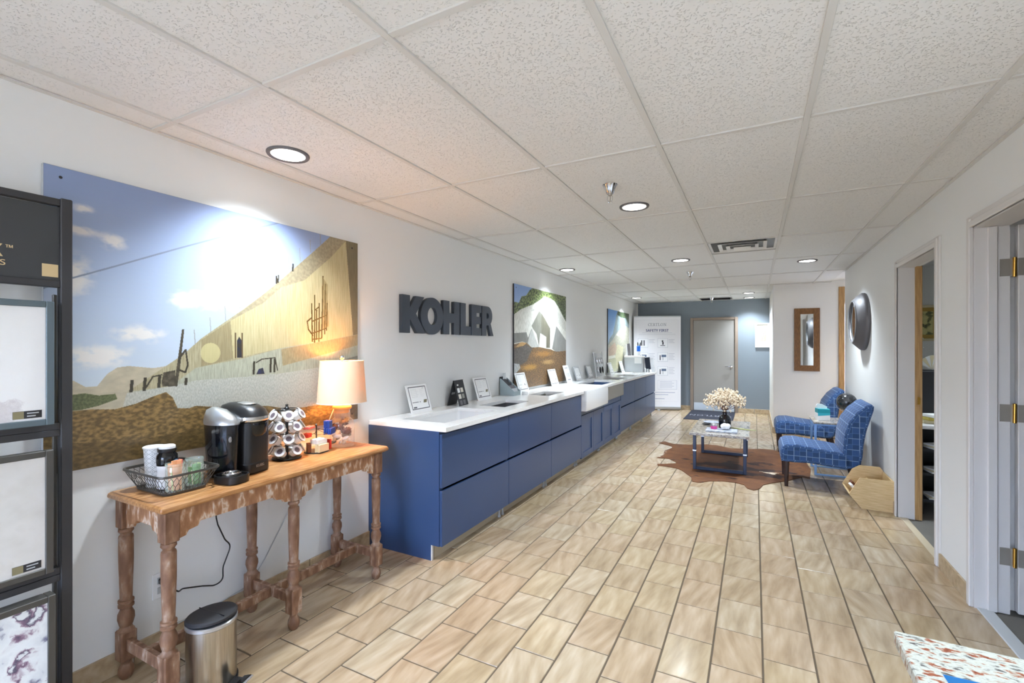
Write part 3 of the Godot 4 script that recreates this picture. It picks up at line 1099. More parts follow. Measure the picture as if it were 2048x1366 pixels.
# soft cloud-like blot at u, v
func blot(im: Image, u: float, v: float, ru: float, rv: float, c: Color, n: FastNoiseLite, strength := 1.0) -> void:
	var w := im.get_width()
	var h := im.get_height()
	for y in range(maxi(int((v - rv) * h), 0), mini(int((v + rv) * h), h)):
		for x in range(maxi(int((u - ru) * w), 0), mini(int((u + ru) * w), w)):
			var q := Vector2((x / float(w) - u) / ru, (y / float(h) - v) / rv)
			var t := clampf((1.0 - q.length() + 0.9 * n.get_noise_2d(x, y * 1.6)) * 1.6, 0, 1) * clampf(1.6 * (1.0 - q.length()), 0, 1)
			im.set_pixel(x, y, im.get_pixel(x, y).lerp(c, t * strength))


func stroke(im: Image, uv: Array, r: float, c: Color) -> void:
	var w := im.get_width()
	var h := im.get_height()
	for k in range(0, uv.size() - 2, 2):
		var a := Vector2(uv[k] * w, uv[k + 1] * h)
		var b := Vector2(uv[k + 2] * w, uv[k + 3] * h)
		var n := int(a.distance_to(b) / 0.5) + 1
		for i in n + 1:
			var p := a.lerp(b, i / float(n))
			for y in range(int(p.y - r), int(p.y + r) + 1):
				for x in range(int(p.x - r), int(p.x + r) + 1):
					if x >= 0 and y >= 0 and x < w and y < h:
						im.set_pixel(x, y, c)


func sky_fill(im: Image, top: Color, low: Color, to: float) -> void:
	for y in im.get_height():
		for x in im.get_width():
			im.set_pixel(x, y, top.lerp(low, clampf(y / (to * im.get_height()), 0, 1)))


func quarry_print() -> Image:
	var im := Image.create(800, 604, false, Image.FORMAT_RGB8)
	var n := noise(81, 0.022, 6)
	var fine := noise(82, 0.08, 4)
	sky_fill(im, clr("8a9bbf"), clr("b9c3cd"), 0.72)
	for c in [[0.33, 0.40, 0.09, 0.05], [0.44, 0.38, 0.12, 0.075], [0.48, 0.37, 0.08, 0.06], [0.43, 0.245, 0.06, 0.035], [0.49, 0.245, 0.05, 0.025], [0.5, 0.19, 0.04, 0.03], [0.05, 0.35, 0.06, 0.10], [0.2, 0.54, 0.09, 0.045], [0.135, 0.215, 0.045, 0.04], [0.07, 0.195, 0.05, 0.025], [0.075, 0.12, 0.03, 0.02], [0.10, 0.62, 0.12, 0.06]]:
		blot(im, c[0], c[1], c[2], c[3], clr("d8d3cd"), n, 0.95)
	# far hills, then the cut face
	fill(im, [0, 0.69, 0.056, 0.70, 0.079, 0.723, 0.103, 0.724, 0.125, 0.682, 0.147, 0.661, 0.173, 0.657, 0.231, 0.668, 0.263, 0.662, 0.33, 0.70, 0.3, 0.85, 0, 0.85], clr("a39a86"), clr("b7ab94"), n, 1.0, 2.0)
	fill(im, [0.862, -0.01, 0.774, 0.099, 0.682, 0.223, 0.616, 0.289, 0.555, 0.357, 0.49, 0.426, 0.422, 0.492, 0.358, 0.556, 0.312, 0.616, 0.263, 0.662, 0.17, 0.75, 0.17, 0.85, 1, 0.85, 1, -0.01], clr("8f8668"), clr("ada487"), fine, 4.0, 0.25)
	fill(im, [0.451, 0.475, 0.564, 0.388, 0.635, 0.303, 0.732, 0.254, 0.857, 0.11, 0.934, 0.003, 0.96, 0.2, 0.97, 0.53, 0.635, 0.595, 0.46, 0.64], clr("a59a72"), clr("beb48e"), fine, 5.0, 0.12)
	fill(im, [0.862, -0.01, 0.774, 0.099, 0.616, 0.289, 0.451, 0.475, 0.564, 0.388, 0.635, 0.303, 0.732, 0.254, 0.857, 0.11, 0.934, 0.003], clr("8b8169"), clr("a0967a"), fine, 1.0, 1.0)
	fill(im, [0.934, 0.0, 1, 0.0, 1, 0.56, 0.975, 0.53], clr("6a6149"), clr("80765b"), fine, 4.0, 0.2)
	fill(im, [0.36, 0.56, 0.451, 0.475, 0.46, 0.64, 0.36, 0.67], clr("85795a"), clr("968a6a"), fine, 4.0, 0.2)
	# benches
	fill(im, [0.345, 0.673, 0.49, 0.641, 0.635, 0.595, 0.862, 0.548, 1, 0.518, 1, 0.70, 0.17, 0.79, 0.17, 0.75, 0.275, 0.741], clr("939381"), clr("abab98"), fine, 3.0, 0.3)
	fill(im, [0.635, 0.60, 0.862, 0.55, 1, 0.52, 1, 0.58, 0.64, 0.68], clr("8e7f60"), clr("a2926f"), fine, 2.0, 0.6)
	fill(im, [0.168, 0.755, 0.275, 0.741, 0.345, 0.724, 0.49, 0.722, 0.626, 0.716, 0.784, 0.698, 1, 0.67, 1, 0.93, 0.14, 0.90], clr("9c9c92"), clr("b6b4a9"), fine, 3.0, 1.4, 1.0)
	# brush, rubble and earth
	fill(im, [0, 0.75, 0.079, 0.745, 0.107, 0.756, 0.142, 0.754, 0.147, 0.773, 0.107, 0.791, 0.07, 0.80, 0, 0.80], clr("4a5136"), clr("6b6f4c"), fine, 2.0, 2.0)
	fill(im, [0, 0.80, 0.088, 0.801, 0.142, 0.809, 0.189, 0.796, 0.228, 0.776, 0.263, 0.762, 0.281, 0.786, 0.294, 0.829, 0.326, 0.834, 0.345, 0.827, 0.407, 0.842, 0.581, 0.863, 0.673, 0.894, 0.763, 0.891, 0.862, 0.888, 1, 0.894, 1, 1.01, 0, 1.01], clr("5c4a2d"), clr("8d7145"), n, 2.6, 4.6, 1.4)
	fill(im, [0.0, 0.90, 0.2, 0.93, 0.5, 0.92, 0.8, 0.95, 1, 0.93, 1, 1.01, 0, 1.01], clr("43361f"), clr("6c5633"), n, 2.2, 4.0, 1.4, 0.7)
	fill(im, [0.92, 0.66, 1, 0.64, 1, 1.0, 0.93, 1.0], clr("6d665a"), clr("7d7568"), fine, 1.0, 1.0, 1.0, 0.8)
	# drill rigs, posts, men, cable
	var ink := clr("3b362c")
	stroke(im, [0.0, 0.40, 0.047, 0.363, 0.122, 0.315, 0.288, 0.206, 0.497, 0.073, 0.64, -0.01], 0.8, clr("7d8596"))
	fill(im, [0.284, 0.742, 0.294, 0.643, 0.306, 0.518, 0.312, 0.519, 0.302, 0.652, 0.293, 0.743], ink, clr("524c3e"), fine)
	fill(im, [0.252, 0.721, 0.257, 0.686, 0.288, 0.679, 0.288, 0.742, 0.254, 0.74], ink, clr("5c5546"), fine)
	stroke(im, [0.30, 0.63, 0.316, 0.60, 0.322, 0.66, 0.315, 0.69, 0.30, 0.68], 1.2, ink)
	stroke(im, [0.212, 0.742, 0.23, 0.70, 0.252, 0.695], 0.8, ink)
	for q in [[0.178, 0.748, 0.035], [0.209, 0.747, 0.04], [0.245, 0.738, 0.035], [0.316, 0.736, 0.02], [0.53, 0.709, 0.05], [0.607, 0.704, 0.055], [0.592, 0.704, 0.06]]:
		stroke(im, [q[0], q[1], q[0] + 0.002, q[1] - q[2]], 2.4, ink)
	fill(im, [0.473, 0.635, 0.473, 0.56, 0.48, 0.544, 0.488, 0.56, 0.488, 0.636], clr("2e3040"), ink, fine)
	stroke(im, [0.468, 0.635, 0.468, 0.53], 1.4, clr("5d4c34"))
	stroke(im, [0.49, 0.635, 0.49, 0.53], 1.4, clr("5d4c34"))
	fill(im, [0.539, 0.714, 0.548, 0.69, 0.564, 0.685, 0.57, 0.713], clr("2f3355"), ink, fine)
	stroke(im, [0.54, 0.66, 0.56, 0.645, 0.61, 0.64, 0.62, 0.70], 0.8, ink)
	for q in [[0.768, 0.56, 0.765, 0.37], [0.778, 0.565, 0.779, 0.325], [0.787, 0.55, 0.788, 0.40], [0.799, 0.56, 0.80, 0.365], [0.812, 0.54, 0.818, 0.22], [0.826, 0.52, 0.83, 0.26], [0.835, 0.50, 0.838, 0.36]]:
		stroke(im, q, 1.6, clr("54431f"))
	for q in [[0.765, 0.46, 0.838, 0.42], [0.768, 0.52, 0.835, 0.49], [0.78, 0.40, 0.80, 0.38], [0.77, 0.55, 0.81, 0.545]]:
		stroke(im, q, 1.0, clr("5f4c26"))
	fill(im, [0.815, 0.22, 0.84, 0.26, 0.845, 0.48, 0.815, 0.50], clr("6d5a35"), clr("9a8555"), fine, 4.0, 0.3, 1.4, 0.5)
	stroke(im, [0.77, 0.53, 0.75, 0.50, 0.745, 0.46, 0.765, 0.44], 1.2, clr("54421f"))
	for q in [[0.615, 0.285], [0.622, 0.28], [0.682, 0.215]]:
		stroke(im, [q[0], q[1], q[0] + 0.001, q[1] - 0.03], 2.0, ink)
	for k in 12:
		var t := k / 11.0
		var p := Vector2(0.34, 0.55).lerp(Vector2(0.85, -0.03), t)
		stroke(im, [p.x, p.y - 0.03, p.x + 0.003, p.y + 0.03], 0.5, clr("8f8f88"))
	for y in im.get_height():
		for x in im.get_width():
			if Vector2((x / 800.0 - 0.388) / 0.030, (y / 604.0 - 0.613) / 0.042).length() < 1.0:
				im.set_pixel(x, y, im.get_pixel(x, y).lerp(clr("cfc68f"), 0.55))
	return im


func cliff_print() -> Image:
	var im := Image.create(480, 352, false, Image.FORMAT_RGB8)
	var n := noise(83, 0.03, 6)
	var f := noise(84, 0.09, 4)
	sky_fill(im, clr("7f9ccc"), clr("a5b8dc"), 0.3)
	fill(im, [0, 0.173, 0.073, 0.175, 0.116, 0.108, 0.191, 0.09, 0.254, 0.026, 0.302, 0.0, 1, -0.01, 1, 0.3, 0, 0.3], clr("2f3a1e"), clr("8c9a5c"), f, 1.0, 1.0, 1.8)
	fill(im, [0.0, 0.29, 0.102, 0.234, 0.207, 0.197, 0.302, 0.168, 0.435, 0.106, 0.524, 0.056, 0.635, 0.063, 0.733, 0.081, 0.814, 0.136, 1, 0.19, 1, 0.66, 0, 0.66], clr("c9c7ba"), clr("ecebe2"), f, 2.5, 0.5, 1.2)
	fill(im, [0.733, 0.081, 0.814, 0.136, 1, 0.30, 1, 0.05], clr("333c22"), clr("75825a"), f, 1.0, 1.0, 1.6)
	fill(im, [0.25, 0.24, 0.40, 0.18, 0.7, 0.13, 0.98, 0.30, 1, 0.42, 0.77, 0.3, 0.5, 0.2], clr("b9b8ae"), clr("d8d7cd"), f, 1.0, 3.0)
	fill(im, [0.426, 0.218, 0.286, 0.384, 0.302, 0.406, 0.375, 0.465, 0.418, 0.598, 0.444, 0.453, 0.56, 0.489, 0.56, 0.609, 0.635, 0.609, 0.645, 0.396, 0.524, 0.283], clr("6b6a5f"), clr("8f8d80"), f, 4.0, 0.15)
	fill(im, [0.47, 0.24, 0.645, 0.396, 0.635, 0.609, 0.56, 0.609, 0.56, 0.489, 0.46, 0.45], clr("5d5a4a"), clr("7a7564"), f, 4.0, 0.15)
	fill(im, [0.773, 0.359, 0.683, 0.62, 0.762, 0.652, 1, 0.644, 1, 0.52], clr("767570"), clr("93928c"), f, 4.0, 0.15)
	fill(im, [0, 0.467, 0.199, 0.452, 0.222, 0.506, 0.286, 0.412, 0.302, 0.42, 0.286, 0.598, 0.207, 0.561, 0.131, 0.544, 0, 0.562], clr("706f68"), clr("8c8b84"), f, 4.0, 0.2)
	fill(im, [0.294, 0.407, 0.375, 0.465, 0.418, 0.598, 0.302, 0.61, 0.215, 0.56, 0.25, 0.48], clr("a9a9a2"), clr("c4c4bc"), f, 2.0, 0.4)
	fill(im, [0.294, 0.407, 0.375, 0.465, 0.418, 0.598, 0.35, 0.50], clr("dddcd2"), clr("f0efe6"), f, 2.0, 0.4)
	fill(im, [0.444, 0.453, 0.56, 0.489, 0.56, 0.609, 0.444, 0.603], clr("d3d2c2"), clr("e6e5d6"), f, 2.0, 0.3)
	fill(im, [0, 0.571, 0.131, 0.549, 0.207, 0.561, 0.286, 0.602, 0.435, 0.60, 0.654, 0.625, 0.773, 0.652, 1, 0.644, 1, 1.01, 0, 1.01], clr("5f482e"), clr("8a673c"), n, 2.4, 4.6, 1.3)
	fill(im, [0, 0.62, 0.2, 0.575, 0.3, 0.61, 0.2, 0.74, 0, 0.8], clr("4c443c"), clr("6b6258"), f, 1.0, 1.0)
	fill(im, [0.1, 0.55, 0.2, 0.555, 0.15, 0.585, 0.02, 0.60], clr("b98a4a"), clr("d0a86c"), f, 1.0, 1.0)
	fill(im, [0, 0.75, 0.08, 0.76, 0.1, 0.8, 0, 0.86], clr("a2a4a2"), clr("c0c2c0"), f, 1.0, 1.0)
	blot(im, 0.25, 0.80, 0.22, 0.05, clr("c9963e"), f, 0.8)
	blot(im, 0.6, 0.76, 0.2, 0.04, clr("c09a60"), f, 0.8)
	blot(im, 0.5, 0.67, 0.3, 0.05, clr("b8823a"), f, 0.7)
	return im


func valley_print() -> Image:
	var im := Image.create(400, 294, false, Image.FORMAT_RGB8)
	var n := noise(85, 0.03, 4)
	var f := noise(86, 0.09, 4)
	sky_fill(im, clr("6fa0dc"), clr("a9c8ea"), 0.45)
	fill(im, [0.43, -0.01, 0.355, 0.082, 0.292, 0.235, 0.211, 0.386, 0.055, 0.477, 0, 0.55, 0, 1, 1, 1, 1, -0.01], clr("7f8f92"), clr("98a6a6"), n)
	fill(im, [0.43, -0.01, 0.40, 0.06, 0.6, 0.1, 0.8, 0.09, 1, 0.2, 1, -0.01], clr("2a3524"), clr("5c6a4c"), f, 1, 1, 1.6)
	fill(im, [0.25, 0.45, 0.355, 0.374, 0.639, 0.247, 0.779, 0.216, 1, 0.26, 1, 1.01, 0, 1.01, 0, 0.58], clr("a3a18f"), clr("c9c6b2"), f, 1.6, 0.7, 1.3)
	fill(im, [0.355, 0.40, 0.639, 0.25, 0.8, 0.22, 0.72, 0.30, 0.45, 0.42], clr("dfe1df"), clr("f0f1ee"), f)
	fill(im, [0.02, 0.62, 0.3, 0.52, 0.42, 0.66, 0.2, 0.76, 0.02, 0.74], clr("b59a82"), clr("cdb89f"), f)
	fill(im, [0.4, 0.55, 0.7, 0.6, 0.66, 0.8, 0.4, 0.98, 0.3, 0.8], clr("c2bb95"), clr("d8d2af"), f)
	fill(im, [0.02, 0.80, 0.35, 0.78, 0.36, 1.01, 0.0, 1.01], clr("b3b28e"), clr("c8c7a6"), f)
	fill(im, [0.02, 0.74, 0.3, 0.73, 0.33, 0.77, 0.02, 0.79], clr("d5d4c2"), clr("e8e7d8"), f)
	fill(im, [0.78, 0.72, 0.9, 0.66, 1, 0.74, 1, 1.0, 0.85, 0.98], clr("33382b"), clr("5c604c"), f, 1, 1, 1.5)
	return im


func print_board(called: String, label: String, im: Image, z0: float, z1: float, y0: float, y1: float) -> void:
	var o := thing(called, label, "wall art", Vector3(WL + 0.001, (y0 + y1) / 2, (z0 + z1) / 2), PI / 2, "quarry photographs on the left wall")
	var w := z0 - z1
	var h := y1 - y0
	obj("board", B.new().box(Vector3(0, 0, 0.009), Vector3(w, h, 0.018)), m.frame_black if called != "quarry_mural" else m.grey_plastic, o)
	var b := B.new()
	b.quad(Vector3(-w / 2, -h / 2, 0.0185), Vector3(w / 2, -h / 2, 0.0185), Vector3(w / 2, h / 2, 0.0185), Vector3(-w / 2, h / 2, 0.0185))
	obj("photo_print", b, tmat(ImageTexture.create_from_image(im), Vector3.ONE, 0.38, false), o)
	for s in [[-1, -1], [1, -1], [1, 1], [-1, 1]]:
		obj("screw", B.new().at(Vector3(s[0] * (w / 2 - 0.05), s[1] * (h / 2 - 0.04), 0.0185), Basis(Vector3.RIGHT, PI / 2)).lathe([0.006, 0, 0.004, 0.002], 8), m.ink, o)


func build_wall_art() -> void:
	print_board("quarry_mural", "large photo mural of a quarry face under a blue sky behind the console table", quarry_print(), -0.746, -2.328, 0.904, 2.098)
	print_board("cliff_photo", "photo print of white carved quarry cliffs above brown earth", cliff_print(), -4.655, -6.276, 0.905, 2.105)
	print_board("valley_photo", "photo print of a pale quarry slope against blue sky near the banner", valley_print(), -8.43, -10.047, 0.905, 2.09)


func build_wall_sign() -> void:
	var o := thing("wall_sign", "dark slate raised capital letters spelling KOHLER on the left wall", "sign", Vector3(WL + 0.002, 1.502, -2.765), PI / 2)
	# outlines in metres from the lower left corner; height 0.295
	var h := 0.295
	var front := 0.03
	var b := B.new().prism([0, 0, 0.092, 0, 0.092, 0.11, 0.18, 0, 0.285, 0, 0.165, 0.155, 0.268, h, 0.165, h, 0.092, 0.20, 0.092, h, 0, h], 0.0, front)
	obj("letter_k", b, m.letters, o)
	b = B.new()
	var ro := []
	for k in 40:
		var t := TAU * k / 40.0
		ro.append([Vector2(0.378 + cos(t) * 0.154, 0.1475 + sin(t) * 0.154), Vector2(0.378 + cos(t) * 0.064, 0.1475 + sin(t) * 0.075)])
	for k in 40:
		var a: Array = ro[k]
		var c: Array = ro[(k + 1) % 40]
		var f := func(p: Vector2, z: float) -> Vector3: return Vector3(p.x, p.y, z)
		b.quad(f.call(a[0], front), f.call(c[0], front), f.call(c[1], front), f.call(a[1], front))
		b.quad(f.call(a[0], 0), f.call(c[0], 0), f.call(c[0], front), f.call(a[0], front))
		b.quad(f.call(c[1], 0), f.call(a[1], 0), f.call(a[1], front), f.call(c[1], front))
	obj("letter_o", b, m.letters, o)
	b = B.new().prism([0.532, 0, 0.622, 0, 0.622, 0.105, 0.692, 0.105, 0.692, 0, 0.782, 0, 0.782, h, 0.692, h, 0.692, 0.188, 0.622, 0.188, 0.622, h, 0.532, h], 0.0, front)
	obj("letter_h", b, m.letters, o)
	b = B.new().prism([0.796, 0, 0.972, 0, 0.972, 0.082, 0.884, 0.082, 0.884, h, 0.796, h], 0.0, front)
	obj("letter_l", b, m.letters, o)
	b = B.new().prism([0.984, 0, 1.162, 0, 1.162, 0.072, 1.072, 0.072, 1.072, 0.112, 1.152, 0.112, 1.152, 0.182, 1.072, 0.182, 1.072, 0.223, 1.162, 0.223, 1.162, h, 0.984, h], 0.0, front)
	obj("letter_e", b, m.letters, o)
	b = B.new()
	b.prism([1.176, 0, 1.262, 0, 1.262, h, 1.176, h], 0.0, front)
	b.prism([1.262, 0.112, 1.300, 0.112, 1.345, 0.0, 1.402, 0.0, 1.345, 0.124, 1.262, 0.135], 0.0, front - 0.0004)
	var pts := []
	for k in 13:
		var t := -PI / 2 + PI * k / 12.0
		pts.append([Vector2(1.29 + cos(t) * 0.088, 0.2 + sin(t) * 0.095), Vector2(1.285 + cos(t) * 0.022, 0.2 + sin(t) * 0.028)])
	pts.push_front([Vector2(1.262, 0.105), Vector2(1.262, 0.172)])
	pts.push_back([Vector2(1.262, 0.295), Vector2(1.262, 0.228)])
	for k in pts.size() - 1:
		b.prism([pts[k][0].x, pts[k][0].y, pts[k + 1][0].x, pts[k + 1][0].y, pts[k + 1][1].x, pts[k + 1][1].y, pts[k][1].x, pts[k][1].y], 0.0, front)
	obj("letter_r", b, m.letters, o)

const HIDE := [[-1.222, -6.923], [-1.175, -7.076], [-1.036, -6.946], [-0.835, -6.979], [-0.648, -7.112], [-0.475, -7.131], [-0.289, -7.008], [-0.058, -7.089], [0.113, -7.165], [0.258, -7.143], [0.370, -6.985], [0.480, -6.755], [0.545, -6.576], [0.564, -6.245], [0.514, -5.792], [0.450, -5.839], [0.306, -5.605], [0.154, -5.431], [0.076, -5.317], [0.041, -5.157], [-0.009, -5.074], [-0.067, -5.118], [-0.094, -5.228], [-0.173, -5.279], [-0.297, -5.271], [-0.419, -5.207], [-0.493, -5.112], [-0.570, -5.110], [-0.604, -5.289], [-0.732, -5.524], [-0.791, -5.585], [-0.900, -5.613], [-1.008, -5.616], [-1.025, -5.681], [-0.950, -5.720], [-0.833, -5.806], [-0.839, -5.880], [-0.942, -6.014], [-1.020, -6.006], [-1.087, -5.993], [-1.040, -6.190], [-1.066, -6.421], [-1.003, -6.683], [-1.023, -6.775], [-1.141, -6.870]]


# ---------------------------------------------------------------- furniture

func build_console() -> void:
	var o := thing("console_table", "long distressed wooden console table with six turned legs", "table", Vector3(-2.19, 0, -1.56))
	# top: a slab with a rounded, moulded edge
	var w := 0.425
	var d := 1.235
	var c := Vector3(-0.005, 0, 0)
	obj("top", B.new().loft([B.rrect(w - 0.03, d - 0.03, 0.004, 0.757, c), B.rrect(w - 0.004, d - 0.004, 0.006, 0.765, c), B.rrect(w, d, 0.008, 0.772, c), B.rrect(w - 0.004, d - 0.004, 0.008, 0.781, c), B.rrect(w - 0.016, d - 0.016, 0.008, TT, c)], true, 0.5), m.table_top, o)
	var xs := [-0.165, 0.165]
	var zs := [0.57, 0.015, -0.55]
	var prof := [0.020, 0.638, 0.026, 0.634, 0.027, 0.622, 0.021, 0.614, 0.019, 0.608, 0.025, 0.602, 0.0262, 0.595, 0.026, 0.50, 0.0215, 0.34, 0.022, 0.334, 0.028, 0.331, 0.028, 0.322, 0.022, 0.318, 0.028, 0.312, 0.028, 0.303, 0.021, 0.298, 0.021, 0.290, 0.029, 0.272, 0.030, 0.252, 0.024, 0.228, 0.021, 0.220, 0.024, 0.210, 0.030, 0.204]
	prof.reverse()
	var up := []
	for k in range(0, prof.size(), 2):
		up.append(prof[k + 1])
		up.append(prof[k])
	for z in zs:
		for x in xs:
			var l := B.new()
			l.at(Vector3(x, 0, z))
			l.lathe(up, 18)
			l.box(Vector3(0, 0.697, 0), Vector3(0.054, 0.120, 0.054), 0.003)
			l.box(Vector3(0, 0.142, 0), Vector3(0.058, 0.124, 0.058), 0.005)
			l.lathe([0.022, 0.080, 0.018, 0.068, 0.020, 0.060, 0.027, 0.045, 0.028, 0.028, 0.024, 0.010, 0.017, 0.0], 16)
			obj("leg", l, m.table_wood, o)
		obj("cross_stretcher", B.new().box(Vector3(0, 0.15, z), Vector3(0.28, 0.05, 0.024), 0.003), m.table_wood, o)
	for k in 2:
		var a: float = zs[k] - 0.012
		var e: float = zs[k + 1] + 0.012
		obj("long_stretcher", B.new().bx(-0.012, 0.012, 0.126, 0.174, e, a, 0.003), m.table_wood, o)
	# aprons with bracketed ends
	for x in xs:
		for k in 2:
			var a: float = zs[k] - 0.027
			var e: float = zs[k + 1] + 0.027
			var b := B.new()
			b.at(Vector3(x, 0, 0), Basis(Vector3.UP, PI / 2))
			var n: float = -a
			var f: float = -e
			b.prism([n, 0.757, n, 0.640, n + 0.03, 0.645, n + 0.04, 0.662, n + 0.075, 0.668, n + 0.085, 0.685, f - 0.085, 0.685, f - 0.075, 0.668, f - 0.04, 0.662, f - 0.03, 0.645, f, 0.640, f, 0.757], -0.011, 0.011)
			obj("apron", b, m.table_apron, o)
	for z in [zs[0], zs[2]]:
		var b := B.new()
		b.at(Vector3(0, 0, z))
		b.prism([-0.138, 0.757, -0.138, 0.640, -0.11, 0.645, -0.10, 0.662, -0.07, 0.668, -0.06, 0.685, 0.06, 0.685, 0.07, 0.668, 0.10, 0.662, 0.11, 0.645, 0.138, 0.640, 0.138, 0.757], -0.011, 0.011)
		obj("apron", b, m.table_apron, o)
	# pedal bin below
	o = thing("pedal_bin", "small round brushed steel pedal bin under the console table", "trash can", Vector3(-1.995, 0, -1.135))
	obj("body", B.new().lathe([0.088, 0.008, 0.090, 0.012, 0.090, 0.262], 40), m.steel_brushed, o)
	obj("base_ring", B.new().lathe([0.095, 0.0, 0.096, 0.006, 0.096, 0.018, 0.091, 0.022], 40), m.black, o)
	obj("rim", B.new().lathe([0.0905, 0.258, 0.094, 0.262, 0.094, 0.272, 0.090, 0.276, 0.084, 0.276], 40), m.silver, o)
	var lid := obj("lid", B.new().at(Vector3(0, 0.278, 0), Basis(Vector3.BACK, 0.08)).lathe([0.088, 0.0, 0.0935, 0.004, 0.0935, 0.012, 0.088, 0.018, 0.05, 0.022, 0.0, 0.023], 40), m.black_matte, o)
	obj("lid_seam", B.new().at(Vector3(0, 0.278, 0), Basis(Vector3.BACK, 0.08)).bx(-0.088, 0.088, 0.0195, 0.0232, -0.001, 0.001), m.black, lid)
	obj("back_spine", B.new().bx(-0.104, -0.085, 0.0, 0.27, -0.03, 0.03, 0.004), m.black, o)
	var pd := obj("pedal_arm", B.new().at(Vector3.ZERO, Basis(Vector3.UP, 0.3)).bx(0.08, 0.135, 0.008, 0.026, -0.03, 0.03, 0.004), m.black, o)
	obj("pedal", B.new().at(Vector3(0.14, 0.03, -0.043), Basis(Vector3.UP, 0.3) * Basis(Vector3.BACK, 0.25)).box(Vector3.ZERO, Vector3(0.04, 0.014, 0.068), 0.005), m.black_gloss, pd)
	obj("pedal_tread", B.new().at(Vector3(0.158, 0.036, -0.049), Basis(Vector3.UP, 0.3) * Basis(Vector3.BACK, 0.25)).box(Vector3.ZERO, Vector3(0.012, 0.007, 0.06), 0.002), m.silver, pd)
	# outlet, plug and cords on the wall under the table
	o = thing("wall_outlet", "white double outlet plate low on the wall behind the console legs", "outlet", Vector3(WL, 0.305, -1.15))
	obj("plate", B.new().box(Vector3(0.003, 0, 0), Vector3(0.006, 0.115, 0.07), 0.002), m.white, o)
	for y in [-0.022, 0.022]:
		obj("socket", B.new().box(Vector3(0.007, y, 0), Vector3(0.003, 0.03, 0.034), 0.001), m.grey_plastic, o)
	o = thing("power_cord", "black power cord hanging from the table to the wall outlet", "cord")
	obj("plug", B.new().bx(WL + 0.008, WL + 0.045, 0.312, 0.342, -1.165, -1.135, 0.006), m.black, o)
	var pts := []
	var cv := Curve3D.new()
	for p in [[-2.375, 0.327, -1.15], [-2.36, 0.27, -1.19], [-2.385, 0.258, -1.23], [-2.39, 0.229, -1.316], [-2.39, 0.207, -1.375], [-2.39, 0.223, -1.412], [-2.39, 0.285, -1.417], [-2.39, 0.369, -1.45], [-2.395, 0.42, -1.425], [-2.395, 0.502, -1.392], [-2.395, 0.576, -1.382], [-2.395, 0.70, -1.38], [-2.408, 0.775, -1.38]]:
		cv.add_point(Vector3(p[0], p[1], p[2]), Vector3.ZERO, Vector3.ZERO)
	for k in cv.point_count:
		var t := (cv.get_point_position(mini(k + 1, cv.point_count - 1)) - cv.get_point_position(maxi(k - 1, 0))) / 6.0
		cv.set_point_in(k, -t)
		cv.set_point_out(k, t)
	for p in cv.tessellate(3, 6):
		pts.append(p)
	obj("cable", B.new().tube(pts, 0.0035, 6), m.black, o)
	o = thing("lamp_cord", "thin pale lamp cord slanting down the wall behind the middle leg", "cord")
	obj("cable", B.new().tube([Vector3(-2.412, 0.78, -2.10), Vector3(-2.414, 0.70, -2.02), Vector3(-2.414, 0.45, -1.82), Vector3(-2.413, 0.22, -1.66), Vector3(-2.404, 0.12, -1.56), Vector3(-2.404, 0.102, -1.42), Vector3(-2.404, 0.10, -1.30), Vector3(-2.40, 0.0985, -1.2)], 0.0028, 6), m.grey_plastic, o)


func inset(p: PackedVector2Array, d: float) -> PackedVector2Array:
	var o := PackedVector2Array()
	var n := p.size()
	for k in n:
		var a := (p[k] - p[(k + n - 1) % n]).normalized()
		var b := (p[(k + 1) % n] - p[k]).normalized()
		var nrm := Vector2(-(a + b).y, (a + b).x).normalized()
		o.append(p[k] + nrm * d)
	return o


# side outline (x, y; counter-clockwise) stuffed across z from 0 to -w with rounded edges
func cushion(b: B, outline: Array, w: float, soft: float) -> B:
	var p := PackedVector2Array()
	for k in range(0, outline.size(), 2):
		p.append(Vector2(outline[k], outline[k + 1]))
	var rings := []
	var steps := [[0.0, 1.0], [0.10, 0.55], [0.35, 0.2], [1.0, 0.0]]
	var seq := []
	for s in steps:
		seq.append([-w + s[0] * soft, s[1] * soft])
	steps.reverse()
	for s in steps:
		seq.append([-s[0] * soft, s[1] * soft])
	for s in seq:
		var o := PackedVector3Array()
		for q in inset(p, s[1]):
			o.append(Vector3(q.x, q.y, s[0]))
		rings.append(o)
	b.loft(rings, false, 3.0)
	var c0 := inset(p, soft)
	b.prism2(c0, -w, 0.0, false)
	return b


